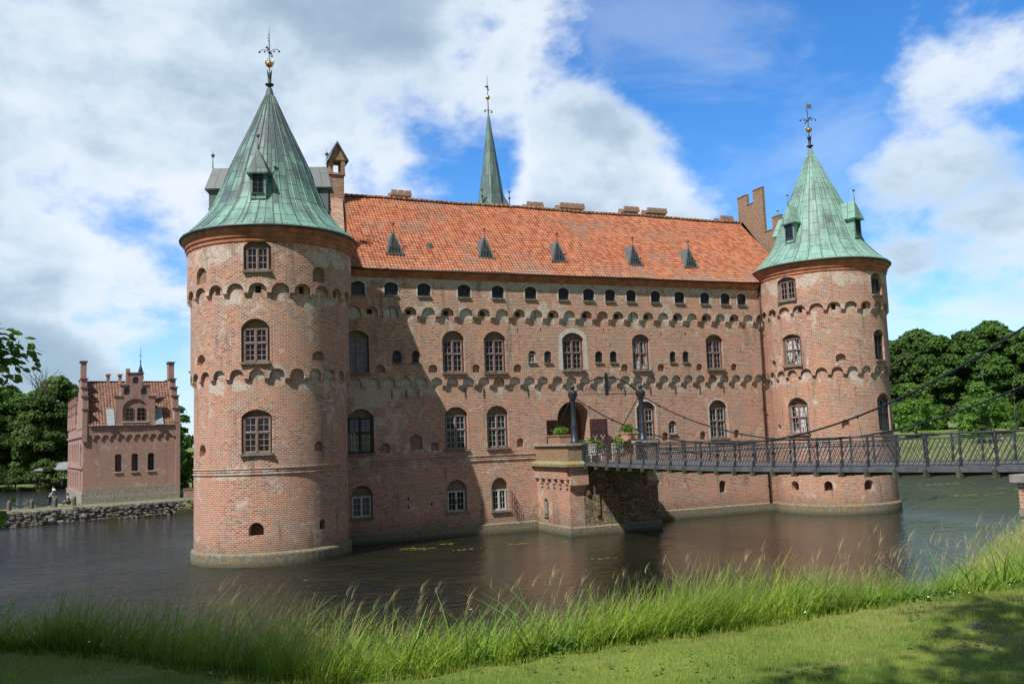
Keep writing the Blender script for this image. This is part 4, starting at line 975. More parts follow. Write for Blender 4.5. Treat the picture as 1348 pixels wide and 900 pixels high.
# ------------------------------------------------------------------ things on the bastion
def leaves_at(mb, c, r, nL, size, m=0, up=0.3):
    for _ in range(nL):
        d = Vector((random.gauss(0, 1), random.gauss(0, 1), random.gauss(0, 1))).normalized() * (random.random() ** .4)
        p = Vector(c) + Vector((d.x * r[0], d.y * r[1], d.z * r[2]))
        a = Vector((random.gauss(0, 1), random.gauss(0, 1), random.gauss(0, .6) + up)).normalized(); b = a.cross(Vector((random.gauss(0, 1), random.gauss(0, 1), random.gauss(0, 1)))).normalized()
        s = size * random.uniform(.6, 1.3); mb.poly([p - a * s, p + b * s * .4, p + a * s, p - b * s * .4], [(0, 0), (1, 0), (1, 1), (0, 1)])
PLG = leaf_mat('planter_green', (.06, .14, .02), (.16, .30, .05), .3, 2.0)
def planter(x, y, z, w, d, lab, lush, n_, pc=None):
    e = empty('planter', (x, y, z)); tag(e, lab, 'planter', 'planters round the castle door')
    b = MB(); b.box(-w / 2, w / 2, -d / 2, d / 2, 0, .5); b.box(-w / 2 - .05, w / 2 + .05, -d / 2 - .05, d / 2 + .05, .5, .58); b.build('box', [pc or simple('terracotta_box', (.33, .19, .14), .9)], e)
    l = MB(); leaves_at(l, (0, 0, .58 + lush * .5), (w * .5, d * .5, lush * .55), n_, .13); l.build('foliage', [PLG], e, weld=False)
    for k in range(0): pass
planter(18.75, -3.2, 5.95, .9, 1.9, 'brick planter with upright green plants on the parapet left of the door column', .55, 260)
planter(21.9, -2.0, 4.62, 1.5, .6, 'low planter with light green plants between the white chairs', 1.0, 260)
planter(24.3, -2.6, 5.95, .8, 1.5, 'planter with spreading ferny plant beside the right gate column', .6, 260, BRU)
planter(21.0, -2.2, 4.62, .7, .5, 'small planter with pale spiky plant at the left white chair', .95, 120)
planter(23.3, -3.1, 4.62, .6, .6, 'terracotta pot with climbing green plant by the right parapet', 1.2, 150)
ch0 = None
for x, lab in ((21.5, 'white garden chair standing behind the bridge railing, nearer the open door'), (23.55, 'white garden chair standing behind the bridge railing, farther right near the planter')):
    e = empty('garden_chair', (x, -2.7, 4.62), R(12)); tag(e, lab, 'chair', 'white chairs on the bastion')
    def bb(name, fn): k = MB(); fn(k); k.build(name, [WHITEP], e)
    bb('seat', lambda k: k.box(-.5, .5, -.3, .25, .45, .5))
    def bk(k):
        k.box(-.5, .5, .22, .27, 1.08, 1.2); k.box(-.5, .5, .22, .27, .62, .7)
        for q in range(6): k.box(-.5 + q * .184, -.42 + q * .184, .225, .265, .7, 1.08)
    bb('backrest', bk)
    for sx_ in (-.48, .44):
        for sy_ in (-.3, .22): bb('leg', lambda k, a=sx_, c=sy_: k.box(a, a + .05, c, c + .05, 0, .45 if c < 0 else .62))

# ------------------------------------------------------------------ terrain
def sstep(a, b, x): t = np.clip((x - a) / (b - a), 0, 1); return t * t * (3 - 2 * t)
def yedge(x):
    x = np.asarray(x, float); y = np.full_like(x, -50.5)
    y = np.where(x > 2, -50.5 + (x - 2) * .58, y); y = np.minimum(y, -40.0 + 0 * x)
    y = y + 2.6 * sstep(-5.2, -8.0, x) 
    return y
def noise2(x, y):
    return (np.sin(x * .9 + 1.3 * np.sin(y * .7)) + np.sin(y * 1.1 + 1.7 * np.sin(x * .6 + 2)) + .5 * np.sin(x * 2.7 + y * 2.1)) / 2.5
QL = np.array([(-60, 22), (-30, 32.5), (-19.6, 36.7), (-13.6, 39.3), (-8.1, 40.5), (-3, 42.0), (4, 43.0), (60, 46)], float)
def yquay(x): return np.interp(x, QL[:, 0], QL[:, 1])
def height(x, y):
    x = np.asarray(x, float); y = np.asarray(y, float)
    d = y - yedge(x)                                   # distance past the top of the near bank
    near = 4.74 + .03 * noise2(x * .8, y * .8) - np.clip(d + .3, 0, 1e9) * .58 - .05 * np.clip(d + .3, 0, 3)
    near = np.maximum(near, -1.6)
    near = np.where(d < -.3, 4.74 + .03 * noise2(x * .8, y * .8), near)
    # island with gatehouse (ground 1.45): behind the quay
    isl = np.where((y > yquay(x) + .25) & (y < 120) & ((x > -15.8) & (x < 34) | (y < yquay(x) + 5.0) & (x <= -15.8)), 1.42, -1.6)
    dx, dy = x - CAMP.x, y - CAMP.y; r = np.hypot(dx, dy); az = np.degrees(np.arctan2(dx, dy))
    rs = np.interp(az, [-180, -60, -12, 2, 12, 30, 44, 60, 100, 180], [150, 150, 190, 205, 220, 200, 143, 136, 150, 150]) + 2.5 * noise2(x * .12, y * .12)
    far = np.clip((r - rs) * .35, -1.6, .9) + sstep(0, 60, r - rs) * 4.0 * sstep(20, 45, az) + sstep(60, 500, r - rs) * 6 + sstep(500, 2500, r - rs) * 10
    return np.maximum(np.maximum(near, isl), far)
def ground():
    rad = np.concatenate([np.linspace(0.4, 22, 90), 22 + np.cumsum(np.linspace(.3, 2.2, 110)), 160 + np.cumsum(np.geomspace(2, 260, 50))])
    na = 360; aa = np.linspace(0, 2 * PI, na, endpoint=False)
    Rr, Aa = np.meshgrid(rad, aa, indexing='ij'); X = CAMP.x + Rr * np.sin(Aa); Y = CAMP.y + Rr * np.cos(Aa); Z = height(X, Y)
    V = np.stack([X, Y, Z], -1).reshape(-1, 3); nr_ = len(rad)
    i, j = np.meshgrid(np.arange(nr_ - 1), np.arange(na), indexing='ij'); j2 = (j + 1) % na
    F = np.stack([i * na + j, i * na + j2, (i + 1) * na + j2, (i + 1) * na + j], -1).reshape(-1, 4)
    V = np.vstack([V, [[CAMP.x, CAMP.y, 4.74]]]); c = len(V) - 1
    me = bpy.data.meshes.new('ground'); me.from_pydata(V.tolist(), [], F.tolist() + [(c, int(k2), int(k)) for k, k2 in zip(range(na), list(range(1, na)) + [0])])
    me.polygons.foreach_set('use_smooth', [True] * len(me.polygons)); return me
m, nt, b = mat('grass_ground'); n = N(nt); P = n.pos(); sp = n.sep(P)
a = n.noise(P, .9, 5, .6); g = n.noise(P, 9, 6, .75); st = n.noise(n.mapping(P, (.35, 1.6, 1), rot=(0, 0, R(8))), 1.1, 4, .6); fi = n.noise(P, 60, 4, .8)
c = n.mix(n.map(a, .35, .65), (.10, .17, .024), (.20, .27, .048))
c = n.mix(n.map(st, .48, .64, 0, .75), c, (.30, .28, .10))
c = n.mix(n.map(g, .35, .7, 0, .4), c, (.08, .14, .025)); c = n.mix(n.map(fi, .5, .7, 0, .45), c, (.24, .25, .09))
farm = n.map(sp[1], 0.0, 20.0); c = n.mix(farm, c, n.mix(n.map(n.noise(P, .08, 4), .4, .6), (.115, .175, .04), (.19, .22, .07)))
wet = n.map(sp[2], .2, 1.0, 1.0, 0.0); c = n.mix(wet, c, (.035, .035, .018))
n.set(b.inputs['Base Color'], c); b.inputs['Roughness'].default_value = .95; b.inputs['Specular IOR Level'].default_value = .15; n.set(b.inputs['Normal'], n.bump(n.math('ADD', g, fi), .6, .03))
gme = ground(); gme.materials.append(m); tag(link('ground', gme), 'mown grass bank and the lake bed and shores around the castle', 'ground', kind='structure')

# water
m, nt, b = mat('lake_water'); n = N(nt); P = n.pos(); sp = n.sep(P)
r1 = n.noise(n.mapping(P, (.55, 1.15, 1), rot=(0, 0, R(16))), 1.0, 2, .5, dist=.6); r2 = n.noise(n.mapping(P, (1.0, 1.0, 1), rot=(0, 0, R(-18))), 5.2, 4, .6); gust = n.noise(P, .045, 3, .5)
shel = n.math('MULTIPLY', n.map(sp[0], 2.0, 9.0, 0.0, 1.0), n.map(sp[0], 40.0, 50.0, 1.0, 0.0))           # water lies calmer in the lee between the towers
amp = n.math('MULTIPLY', n.math('MULTIPLY', n.map(gust, .35, .65, .7, 1.3), n.map(sp[0], 44.0, 58.0, 1.0, 3.4)), n.map(shel, 0, 1, 1.0, .13, False))
h = n.math('MULTIPLY', n.math('ADD', r1, n.math('MULTIPLY', r2, .35)), amp)
n.set(b.inputs['Base Color'], n.mix(n.map(n.noise(P, .3, 4), .4, .6), (.012, .015, .010), (.024, .021, .011))); b.inputs['Roughness'].default_value = .06; b.inputs['IOR'].default_value = 1.47; b.inputs['Specular IOR Level'].default_value = .65
n.set(b.inputs['Normal'], n.bump(h, 1.0, .42))
f = MB(); f.poly([(-900, -900, 0), (1100, -900, 0), (1100, 1100, 0), (-900, 1100, 0)]); tag(f.build('water', [m]), 'dark rippled lake water around the castle', 'lake', kind='structure')

# ------------------------------------------------------------------ fast mesh of many blades
def raw_mesh(name, V, F, mats, smooth=False):
    me = bpy.data.meshes.new(name); nV, nF, k = len(V), len(F), F.shape[1]
    me.vertices.add(nV); me.vertices.foreach_set('co', V.astype(np.float32).ravel())
    me.loops.add(nF * k); me.loops.foreach_set('vertex_index', F.astype(np.int32).ravel())
    me.polygons.add(nF); me.polygons.foreach_set('loop_start', np.arange(0, nF * k, k, dtype=np.int32)); me.polygons.foreach_set('loop_total', np.full(nF, k, np.int32))
    me.update(calc_edges=True); me.validate()
    for m_ in mats: me.materials.append(m_)
    return me
def blades(x, y, z, h, w, lean, ldir, seg=4, curve=1.6):
    """arrays -> quads strips"""
    nB = len(x); th = RNG.uniform(0, PI, nB); wx, wy = np.cos(th), np.sin(th)
    V = np.zeros((nB, seg + 1, 2, 3))
    for k in range(seg + 1):
        t = k / seg; off = lean * t ** curve; ww = w * (1 - t * .92) * (1 if k else .8) / 2
        cx = x + np.cos(ldir) * off; cy = y + np.sin(ldir) * off; cz = z + h * t * np.sqrt(np.clip(1 - .25 * (lean / np.maximum(h, .01) * t) ** 2, .1, 1))
        V[:, k, 0] = np.stack([cx - wx * ww, cy - wy * ww, cz], -1); V[:, k, 1] = np.stack([cx + wx * ww, cy + wy * ww, cz], -1)
    base = (np.arange(nB) * (seg + 1) * 2)[:, None]
    q = np.array([[2 * k, 2 * k + 1, 2 * k + 3, 2 * k + 2] for k in range(seg)]).ravel()[None]
    return V.reshape(-1, 3), (base + q).reshape(-1, 4)
# tall bank grass
GR = leaf_mat('bank_grass', (.03, .095, .008), (.36, .50, .065), .3, .9, .5)
GRL = leaf_mat('lawn_blades', (.07, .145, .015), (.42, .48, .10), .35, 1.2, .6)
SEED = leaf_mat('seed_heads', (.26, .22, .10), (.46, .40, .22), .3, 1.0, .7)
NET = leaf_mat('bank_herbs', (.045, .115, .016), (.13, .26, .04), .35, 1.0)
nB = 165000
x = RNG.uniform(-16, 17, nB); d = RNG.random(nB) ** 1.7 * 5.4 - .1; y = yedge(x) + d + .12 * noise2(x * 3, x * 5)
z = height(x, y) - .03; cl = .5 + .5 * noise2(x * 1.3 + 4, y * 1.7)
h = RNG.uniform(.42, .98, nB) * (.72 + .5 * cl) * np.clip(.55 + (d + .1) * 1.3, .55, 1); h *= .86 + .34 * noise2(x * .45 + 2, y * .5); h *= np.interp(x, [-16, -6, 2, 8], [1.0, .95, 1.0, 1.1])
kp = RNG.random(nB) < np.clip(.78 + .4 * noise2(x * 2.1, y * 2.6 + 3), .16, 1); x, y, z, h, d = x[kp], y[kp], z[kp], h[kp], d[kp]; nB = len(x)
V, F = blades(x, y, z, h, RNG.uniform(.008, .019, nB), h * RNG.uniform(.1, .95, nB), RNG.normal(-.35, 1.0, nB) + .8 * noise2(x * 1.1, y), 5, 1.8)
tag(link('bank_grass', raw_mesh('bank_grass', V, F, [GR])), 'tall uncut green grass along the lake bank', 'grass', kind='stuff')
nC = 9000; x = RNG.uniform(-13, 12, nC); cl = noise2(x * 2.3 + 5, x); kp = RNG.random(nC) < np.clip(.45 + .6 * cl, .05, 1); x = x[kp]; nC = len(x); d = RNG.random(nC) ** 1.6 * 2.2 - .05; y = yedge(x) + d
h = RNG.uniform(.3, .75, nC); V, F = blades(x, y, height(x, y), h, RNG.uniform(.016, .034, nC), h * RNG.uniform(.4, 1.1, nC), RNG.uniform(-PI, PI, nC), 6, 1.9)
tag(link('broad_reeds', raw_mesh('broad_reeds', V, F, [leaf_mat('reed_leaf', (.04, .11, .015), (.17, .32, .05), .3, 1.2)])), 'broad arching leaves mixed into the bank grass', 'reeds', kind='stuff')
# seed stalks leaning in the wind
nS = 14000; x = RNG.uniform(-16, 17, nS); d = RNG.random(nS) ** 1.3 * 4.2 + .1; keep = RNG.random(nS) < (.35 + .65 * (.5 + .5 * noise2(x * .9, x * 1.7 + 1))); x = x[keep]; d = d[keep]; nS = len(x)
y = yedge(x) + d; z = height(x, y); h = RNG.uniform(.62, 1.12, nS) * np.interp(x, [4, 10], [1, .85]) * (.85 + .15 * noise2(x, y)); ln = h * RNG.uniform(.15, .5, nS); ld = RNG.normal(-.4, .5, nS)
V1, F1 = blades(x, y, z, h, np.full(nS, .004), ln, ld, 5)
# heads: short fat tufts at the tips
tx = x + np.cos(ld) * ln * .97; ty = y + np.sin(ld) * ln * .97; tz = z + h * .97
VV, FF = [V1], [F1]; nv = len(V1)
for k in range(3):
    hh = RNG.uniform(.06, .13, nS); V2, F2 = blades(tx + RNG.normal(0, .006, nS) - np.cos(ld) * .06, ty + RNG.normal(0, .006, nS) - np.sin(ld) * .06, tz - .1 - k * .01, hh, RNG.uniform(.004, .008, nS), hh * RNG.uniform(.4, .9, nS), ld + RNG.normal(0, .4, nS), 3)
    VV.append(V2); FF.append(F2 + nv); nv += len(V2)
tag(link('seed_grass', raw_mesh('seed_grass', np.vstack(VV), np.vstack(FF), [SEED])), 'pale seed heads of wild grass leaning in the wind above the bank', 'grass', kind='stuff')
# herbs at the foot of the tall grass
nH = 26000; x = RNG.uniform(-9, 9, nH); cl = noise2(x * 1.7 + 9, x * .6); keep = RNG.random(nH) < np.clip(.35 + cl * .7, .06, 1); x = x[keep]; nH = len(x); d = RNG.uniform(-.12, .75, nH); y = yedge(x) + d; z = height(x, y) + RNG.uniform(.02, .42, nH) * np.clip(.5 + d, .4, 1)
s = RNG.uniform(.018, .048, nH); th = RNG.uniform(0, 2 * PI, nH); ti = RNG.uniform(-.5, .7, nH)
A_ = np.stack([np.cos(th), np.sin(th), ti], -1); A_ /= np.linalg.norm(A_, axis=1)[:, None]; Bv = np.stack([-np.sin(th), np.cos(th), RNG.uniform(-.4, .4, nH)], -1); C0 = np.stack([x, y, z], -1)
V = np.stack([C0 - A_ * s[:, None], C0 + Bv * s[:, None] * .7, C0 + A_ * s[:, None] * 1.2, C0 - Bv * s[:, None] * .7], 1).reshape(-1, 3)
tag(link('bank_herbs', raw_mesh('bank_herbs', V, np.arange(nH * 4).reshape(-1, 4), [NET])), 'broad leaved herbs at the foot of the tall grass', 'herbs', kind='stuff')
nW = 420; x = RNG.uniform(-7.5, 9, nW); keep = RNG.random(nW) < np.clip(.3 + noise2(x * 2.1, x), .08, 1); x = x[keep]; nW = len(x); d = np.where(RNG.random(nW) < .5, RNG.uniform(-.4, .1, nW), RNG.uniform(.5, 2.5, nW)); y = yedge(x) + d; z = height(x, y) + np.where(d < .2, RNG.uniform(.04, .12, nW), RNG.uniform(.6, .95, nW))
s = RNG.uniform(.007, .014, nW); C0 = np.stack([x, y, z], -1); a_ = RNG.normal(0, 1, (nW, 3)); a_[:, 2] *= .3; a_ /= np.linalg.norm(a_, axis=1)[:, None]; b2 = np.cross(a_, [0, 0, 1.0]) + [0, 0, .3]
V = np.stack([C0 - a_ * s[:, None], C0 - b2 * s[:, None], C0 + a_ * s[:, None], C0 + b2 * s[:, None]], 1).reshape(-1, 3)
tag(link('white_flowers', raw_mesh('white_flowers', V, np.arange(nW * 4).reshape(-1, 4), [simple('petal', (.8, .8, .75), .6)])), 'tiny white wild flowers in the grass', 'flowers', kind='stuff')
nK = 2600; x = RNG.uniform(-9, 6, nK); y = RNG.uniform(-53.6, -48, nK); kp = (y < yedge(x) - .1) & (noise2(x * 1.9 + 3, y * 2.3) > .15); x, y = x[kp], y[kp]; nK = len(x); C0 = np.stack([x, y, height(x, y) + RNG.uniform(.02, .05, nK)], -1); th = RNG.uniform(0, 2 * PI, nK); s = RNG.uniform(.012, .026, nK)
A_ = np.stack([np.cos(th), np.sin(th), RNG.uniform(-.3, .3, nK)], -1); Bv = np.stack([-np.sin(th), np.cos(th), RNG.uniform(-.3, .3, nK)], -1)
V = np.stack([C0 - A_ * s[:, None], C0 + Bv * s[:, None], C0 + A_ * s[:, None], C0 - Bv * s[:, None]], 1).reshape(-1, 3)
tag(link('clover', raw_mesh('clover', V, np.arange(nK * 4).reshape(-1, 4), [leaf_mat('clover_leaf', (.04, .10, .015), (.10, .20, .04), .2, 2.0)])), 'patches of clover leaves in the mown lawn', 'clover', kind='stuff')
# mown lawn blades
nL = 170000; x = RNG.uniform(-10, 6.5, nL); y = RNG.uniform(-54, -47.2, nL); dd = y - yedge(x); k = (dd < .25); x, y = x[k], y[k]; nL = len(x)
V, F = blades(x, y, height(x, y) - .004, RNG.uniform(.02, .06, nL) * (1 + .3 * noise2(x * 2, y * 2)), RNG.uniform(.0035, .008, nL), RNG.uniform(.005, .03, nL), RNG.uniform(0, 2 * PI, nL), 2)
tag(link('lawn_grass', raw_mesh('lawn_grass', V, F, [GRL])), 'short mown lawn grass in the foreground', 'grass', kind='stuff')
f = MB(); sl0 = [(-.45, -.16), (-.2, -.22), (.3, -.18), (.42, .02), (.25, .2), (-.25, .19), (-.44, .06)]; f.poly([(p[0], p[1], .035) for p in sl0])
for i in range(7): a_, b2 = sl0[i], sl0[(i + 1) % 7]; f.poly([(a_[0], a_[1], -.05), (b2[0], b2[1], -.05), (b2[0], b2[1], .035), (a_[0], a_[1], .035)])
o = f.build('stone_slab', [simple('slab_grey', (.17, .17, .12), .9, var=.3, vs=8)], None, (-.42, -51.75, 4.715), R(12)); o.scale = (.36, .36, 1); tag(o, 'small flat grey stone slab sunk in the lawn at the right', 'stone slab')
# lily pads
f = MB()
for (lx, ly, k) in ((7.84, -4.41, 5), (8.61, -5.04, 4), (10.28, -3.57, 3), (10.45, -6.99, 3), (13.92, -6.61, 5), (16.26, -7.6, 2), (15.18, -15.5, 3), (60, -12, 9), (66, -6, 9), (72, 2, 9), (58, 0, 8), (80, 6, 10), (70, 12, 8), (88, 10, 8)):
    for _ in range(k * 4):
        x = lx + random.gauss(0, .45 if lx < 40 else 2.6); y = ly + random.gauss(0, .18 if lx < 40 else .8); r_ = random.uniform(.06, .13) if lx < 40 else random.uniform(.12, .3)
        f.poly([(x + r_ * math.cos(t), y + r_ * math.sin(t) * .9, .012 + random.uniform(0, .004)) for t in np.linspace(0, 5.7, 8)])
tag(f.build('lily_pads', [leaf_mat('pad_green', (.10, .14, .02), (.22, .22, .05), .1)], weld=False), 'floating yellow green leaves on the lake', 'water plants', kind='stuff')

# ------------------------------------------------------------------ trees
def crown_mesh(name, lobes, per, size, mats, seed, shell=.55):
    rg = np.random.default_rng(seed); Vs = []
    for (cx, cy, cz, rx, ry, rz) in lobes:
        nn2 = int(per * rx * rz); d = rg.normal(0, 1, (nn2, 3)); d /= np.linalg.norm(d, axis=1)[:, None]
        d[:, 2] = np.where(d[:, 2] < -.35, -d[:, 2], d[:, 2])
        rr = shell + (1 - shell) * rg.random(nn2) ** .6; rr *= 1 + .18 * np.sin(d[:, 0] * 7 + cx) * np.sin(d[:, 1] * 6 + cy)
        C = np.array([cx, cy, cz]) + d * rr[:, None] * np.array([rx, ry, rz])
        nrm = d + rg.normal(0, .55, (nn2, 3)) + [0, 0, .25]; nrm /= np.linalg.norm(nrm, axis=1)[:, None]
        a = np.cross(nrm, rg.normal(0, 1, (nn2, 3))); a /= np.linalg.norm(a, axis=1)[:, None]; b = np.cross(nrm, a)
        s = size * rg.uniform(.55, 1.35, nn2)[:, None]
        Vs.append(np.stack([C - a * s, C - b * s * .6 - a * s * .2, C + a * s * .9, C + b * s * .6 + a * s * .1], 1).reshape(-1, 3))
    V = np.vstack(Vs); return raw_mesh(name, V, np.arange(len(V)).reshape(-1, 4), mats)
def broadleaf(h, w, seed, nl=34):
    rg = random.Random(seed); L = []
    for k in range(nl):
        t = rg.random(); zz = h * (.14 + .80 * t); rmax = w * .5 * math.sin(PI * min(1, (t * .80 + .2))) ** .55
        a = rg.uniform(0, 2 * PI); rr = rmax * rg.uniform(.35, 1) ; s = w * rg.uniform(.07, .17)
        L.append((rr * math.cos(a), rr * math.sin(a), zz - s * .3, s * 1.15, s * 1.15, s * .8))
    L.append((0, 0, h * .45, w * .28, w * .28, h * .3)); return L
def trunk_mesh(name, h, r, seed, limbs=6, reach=.3):
    rg = random.Random(seed); f = MB(); f.tube([(0, 0, -.6), (0, 0, h * .15), (rg.uniform(-.2, .2), rg.uniform(-.2, .2), h * .45), (0, 0, h * .8)], [r * 1.3, r, r * .7, r * .15], 8)
    for k in range(limbs):
        a = k * 2.4 + rg.random(); z0 = h * rg.uniform(.25, .55); L = h * reach * rg.uniform(.7, 1.1)
        f.tube([(0, 0, z0), (L * .5 * math.cos(a), L * .5 * math.sin(a), z0 + L * .45), (L * math.cos(a), L * math.sin(a), z0 + L * .75)], [r * .42, r * .25, r * .06], 6)
    return f.mesh(name, [BARK])
LD = leaf_mat('dark_foliage', (.026, .07, .010), (.10, .20, .03), .18, .22)
LM = leaf_mat('mid_foliage', (.03, .07, .012), (.085, .15, .028), .2, .3)
LB = leaf_mat('bright_foliage', (.07, .16, .02), (.15, .29, .04), .3, .4)
LW = leaf_mat('willow_foliage', (.22, .28, .18), (.38, .44, .30), .3, .5)
LY = leaf_mat('near_leaf', (.05, .115, .012), (.13, .22, .03), .45, 2.0)
protos = {}
for key, h, w, m_, sd_, sz in (('d1', 24, 15, LD, 11, .42), ('d2', 23, 14, LM, 12, .42), ('d3', 25, 16, LD, 13, .45), ('b1', 8, 8, LB, 14, .22), ('s1', 4, 5.5, LM, 15, .16), ('w1', 5.5, 7, LW, 16, .16)):
    protos[key] = (crown_mesh('crown', broadleaf(h, w, sd_, 74 if h > 20 else 26), 125 if h > 20 else 260, sz, [m_], sd_), trunk_mesh('trunk', h, .45 if h > 20 else .14, sd_))
def tree(key, name, x, y, s, rz, lab, cat_, group=None, zs=1.0, zoff=0.0):
    z = float(height(x, y)) + zoff; e = empty(name, (x, y, z), rz); e.scale = (s, s, s * zs); tag(e, lab, cat_, group)
    link('crown', protos[key][0], e); link('trunk', protos[key][1], e); return e
R1 = [(152.0, 102.4, .92, 'd1'), (147.7, 92.5, .97, 'd2'), (156.0, 93.9, 1.0, 'd3'), (153.2, 85.2, 1.0, 'd1'), (161.1, 85.2, 1.12, 'd2'), (158.7, 77.1, 1.06, 'd3'), (167.9, 78.4, 1.03, 'd2'), (165.2, 70.4, 1.06, 'd1'), (174.9, 70.7, 1.1, 'd2'), (153.9, 114.3, .9, 'd3'), (172.5, 61, 1.05, 'd1'), (180, 50, 1.05, 'd3'), (150, 126, .9, 'd1'), (186, 38, 1.05, 'd2')]
GRP_R = 'trees of the wood beyond the lawn on the right'
for i, (x, y, s, k) in enumerate(R1):
    tree(k, 'broadleaf_tree', x, y, s * (.94 if i < 3 else .87), i * 1.7, 'tall dark green broadleaf tree in the wood beyond the lawn on the right shore', 'tree', GRP_R)
for i in range(15):      # shrubs closing the foot of the wood
    t = i / 14; px_, py_ = 137 + 34 * t + random.uniform(-2, 2), 92 - 44 * t + random.uniform(-2, 2)
    tree('s1' if i % 3 else 'b1', 'understorey_bush', px_, py_, (1.5 if i % 3 else .9) * random.uniform(.8, 1.2), i * 2.2, 'leafy bush in the row at the foot of the wood on the right shore', 'bush', 'bushes at the foot of the wood on the right')
# a darker second rank so that no sky shows under the crowns
for i in range(9):
    t = i / 8; x = 165 + 22 * t; y = 122 - 62 * t; tree('d3' if i % 2 else 'd1', 'broadleaf_tree', x, y, .86, i * 2.1, 'tall dark green broadleaf tree in the wood beyond the lawn on the right shore', 'tree', GRP_R)
for (x, y, s, k, nm, lab, ct) in ((126.6, 68.3, 1.28, 'b1', 'young_tree', 'bright green young tree at the edge of the lawn just right of the right tower', 'tree'), (131.5, 57.5, 1.2, 'b1', 'young_tree', 'bright green round young tree in front of the dark wood near the right edge', 'tree'),
        (143, 59.9, .9, 's1', 'bush', 'low dark bush under the wood at the right edge', 'bush'), (119, 72, 1.0, 's1', 'bush', 'leafy bush at the shore just right of the right tower', 'bush'),
        (108, 62, .85, 'w1', 'willow_bush', 'pale silvery green bush on the shore seen through the railing by the right tower', 'bush'), (122, 50, .75, 's1', 'bush', 'dark bush on the sunny lawn seen through the bridge railing', 'bush'), (128, 40, .7, 's1', 'bush', 'small bush on the lawn seen through the railing at the far right', 'bush')):
    tree(k, nm, x, y, s, 1.3 * s * 7, lab, ct)
L1 = [(-60, 172), (-37.0, 112.2), (-32.3, 105.9), (-30.1, 113.3), (-26.6, 107.7), (-25.2, 117.9), (-21.5, 107.2), (-19.5, 115.4), (-16.0, 122.6), (-11.6, 124.8)]
for i, (x, y) in enumerate(L1[1:]):
    k = 1.29; x2 = CAMP.x + (x - CAMP.x) * k; y2 = CAMP.y + (y - CAMP.y) * k
    tree(('d1', 'd2', 'd3')[i % 3], 'broadleaf_tree', x2, y2, (.80, .84, .86, .80, .88, .92, .84, .7, .6)[i], i * 2.3, 'tall dark broadleaf tree in the wood across the lake on the far left', 'tree', 'trees across the lake on the left')
for i in range(6): tree('d3', 'broadleaf_tree', -52 + i * 9.5, 176 + (i % 2) * 4, .78, i * 1.9, 'tall dark broadleaf tree in the wood across the lake on the far left', 'tree', 'trees across the lake on the left')
for i in range(6): tree('d1' if i % 2 else 'd3', 'broadleaf_tree', -90 + i * 7, 150 + (i % 2) * 5, .85, i * 1.9, 'tall dark broadleaf tree in the wood across the lake on the far left', 'tree', 'trees across the lake on the left')
# twiggy tree
tw = tree('d2', 'broadleaf_tree', -27.5, 146, .86, 4.0, 'tall tree with thin bare twigs on top across the lake on the left', 'tree')
rg = random.Random(5); f = MB()
for k in range(40):
    a = rg.uniform(0, 2 * PI); r_ = rg.uniform(.5, 5); p0 = Vector((rg.uniform(-2, 2), rg.uniform(-2, 2), 20)); p1 = Vector((r_ * math.cos(a), r_ * math.sin(a), rg.uniform(24, 27.5))); f.tube([p0, (p0 + p1) / 2 + Vector((0, 0, .5)), p1], [.09, .06, .03], 4, caps=False)
f.build('twigs', [simple('twig_bark', (.13, .12, .08), .9)], tw)
for (x, y, s, k, nm, lab, ct) in ((-26, 139, 1.5, 's1', 'bush', 'large rounded bush at the water edge across the lake on the left', 'bush'), (-31, 136, 1.1, 's1', 'bush', 'dark green bush at the far left shore beside the rounded bush', 'bush'), (-36, 136, 1.2, 's1', 'bush', 'low bush at the far left edge of the photo across the lake', 'bush'),
        (-6.2, 70, 1.15, 'b1', 'tree', 'light green tree right of the gatehouse beside the left tower', 'tree'), (-4.6, 58, .8, 's1', 'bush', 'grey green shrub right of the gatehouse near the tower', 'bush'), (-2.4, 52, .6, 'b1', 'tree', 'small bright green tree close behind the left tower', 'tree'), (-8, 92, 1.5, 'd1', 'broadleaf_tree', 'dark tree far behind the gap between the gatehouse and the tower', 'tree')):
    if k == 'd1': s = .45
    tree(k, nm, x, y, s, 2.2 * s, lab, ct)

# near trees that shade the lawn: one left of the frame, one over the camera
def near_tree(x, y, lobes, th, lab, seed, name='beech_tree', r=.35, extra=None):
    e = empty(name, (x, y, 4.7)); tag(e, lab, 'tree')
    c = link('crown', crown_mesh('crown', lobes, 560, .10, [LY], seed, .25), e); link('trunk', trunk_mesh('trunk', th, r, seed, 5, .3), e); return e
rg = random.Random(9)
lob = []
while len(lob) < 100:
    hz = rg.uniform(3.2, 10.5); lob.append((rg.uniform(-2.6, min(4.6, 8.3 - .66 * hz)), rg.uniform(-3.2, 7.6), hz, 1.8, 1.8, 1.3))
lob = [l for l in lob if not (l[1] > 3 and l[0] > 3.4)] + [(1.8, 1.5, 3.6, 1.6, 1.6, .9), (3.2, .3, 4.6, 1.5, 1.5, .9), (2.8, 2.4, 4.9, 1.4, 1.6, .8)]
nt1 = near_tree(-15.2, -52.4, lob, 12, 'beech tree at the left edge whose twig reaches into the photo', 21)
lob = [(rg.uniform(2.4, 6.2), rg.uniform(3.5, 5.7), rg.uniform(8.6, 11.5), 1.2, 1.2, .7) for _ in range(13)] + [(rg.uniform(-2, 2), rg.uniform(-2, 2), rg.uniform(8.2, 13), 1.7, 1.7, 1.1) for _ in range(10)]
near_tree(-11.0, -61.5, lob, 13, 'tall tree beside the viewpoint that shades the lawn', 22)
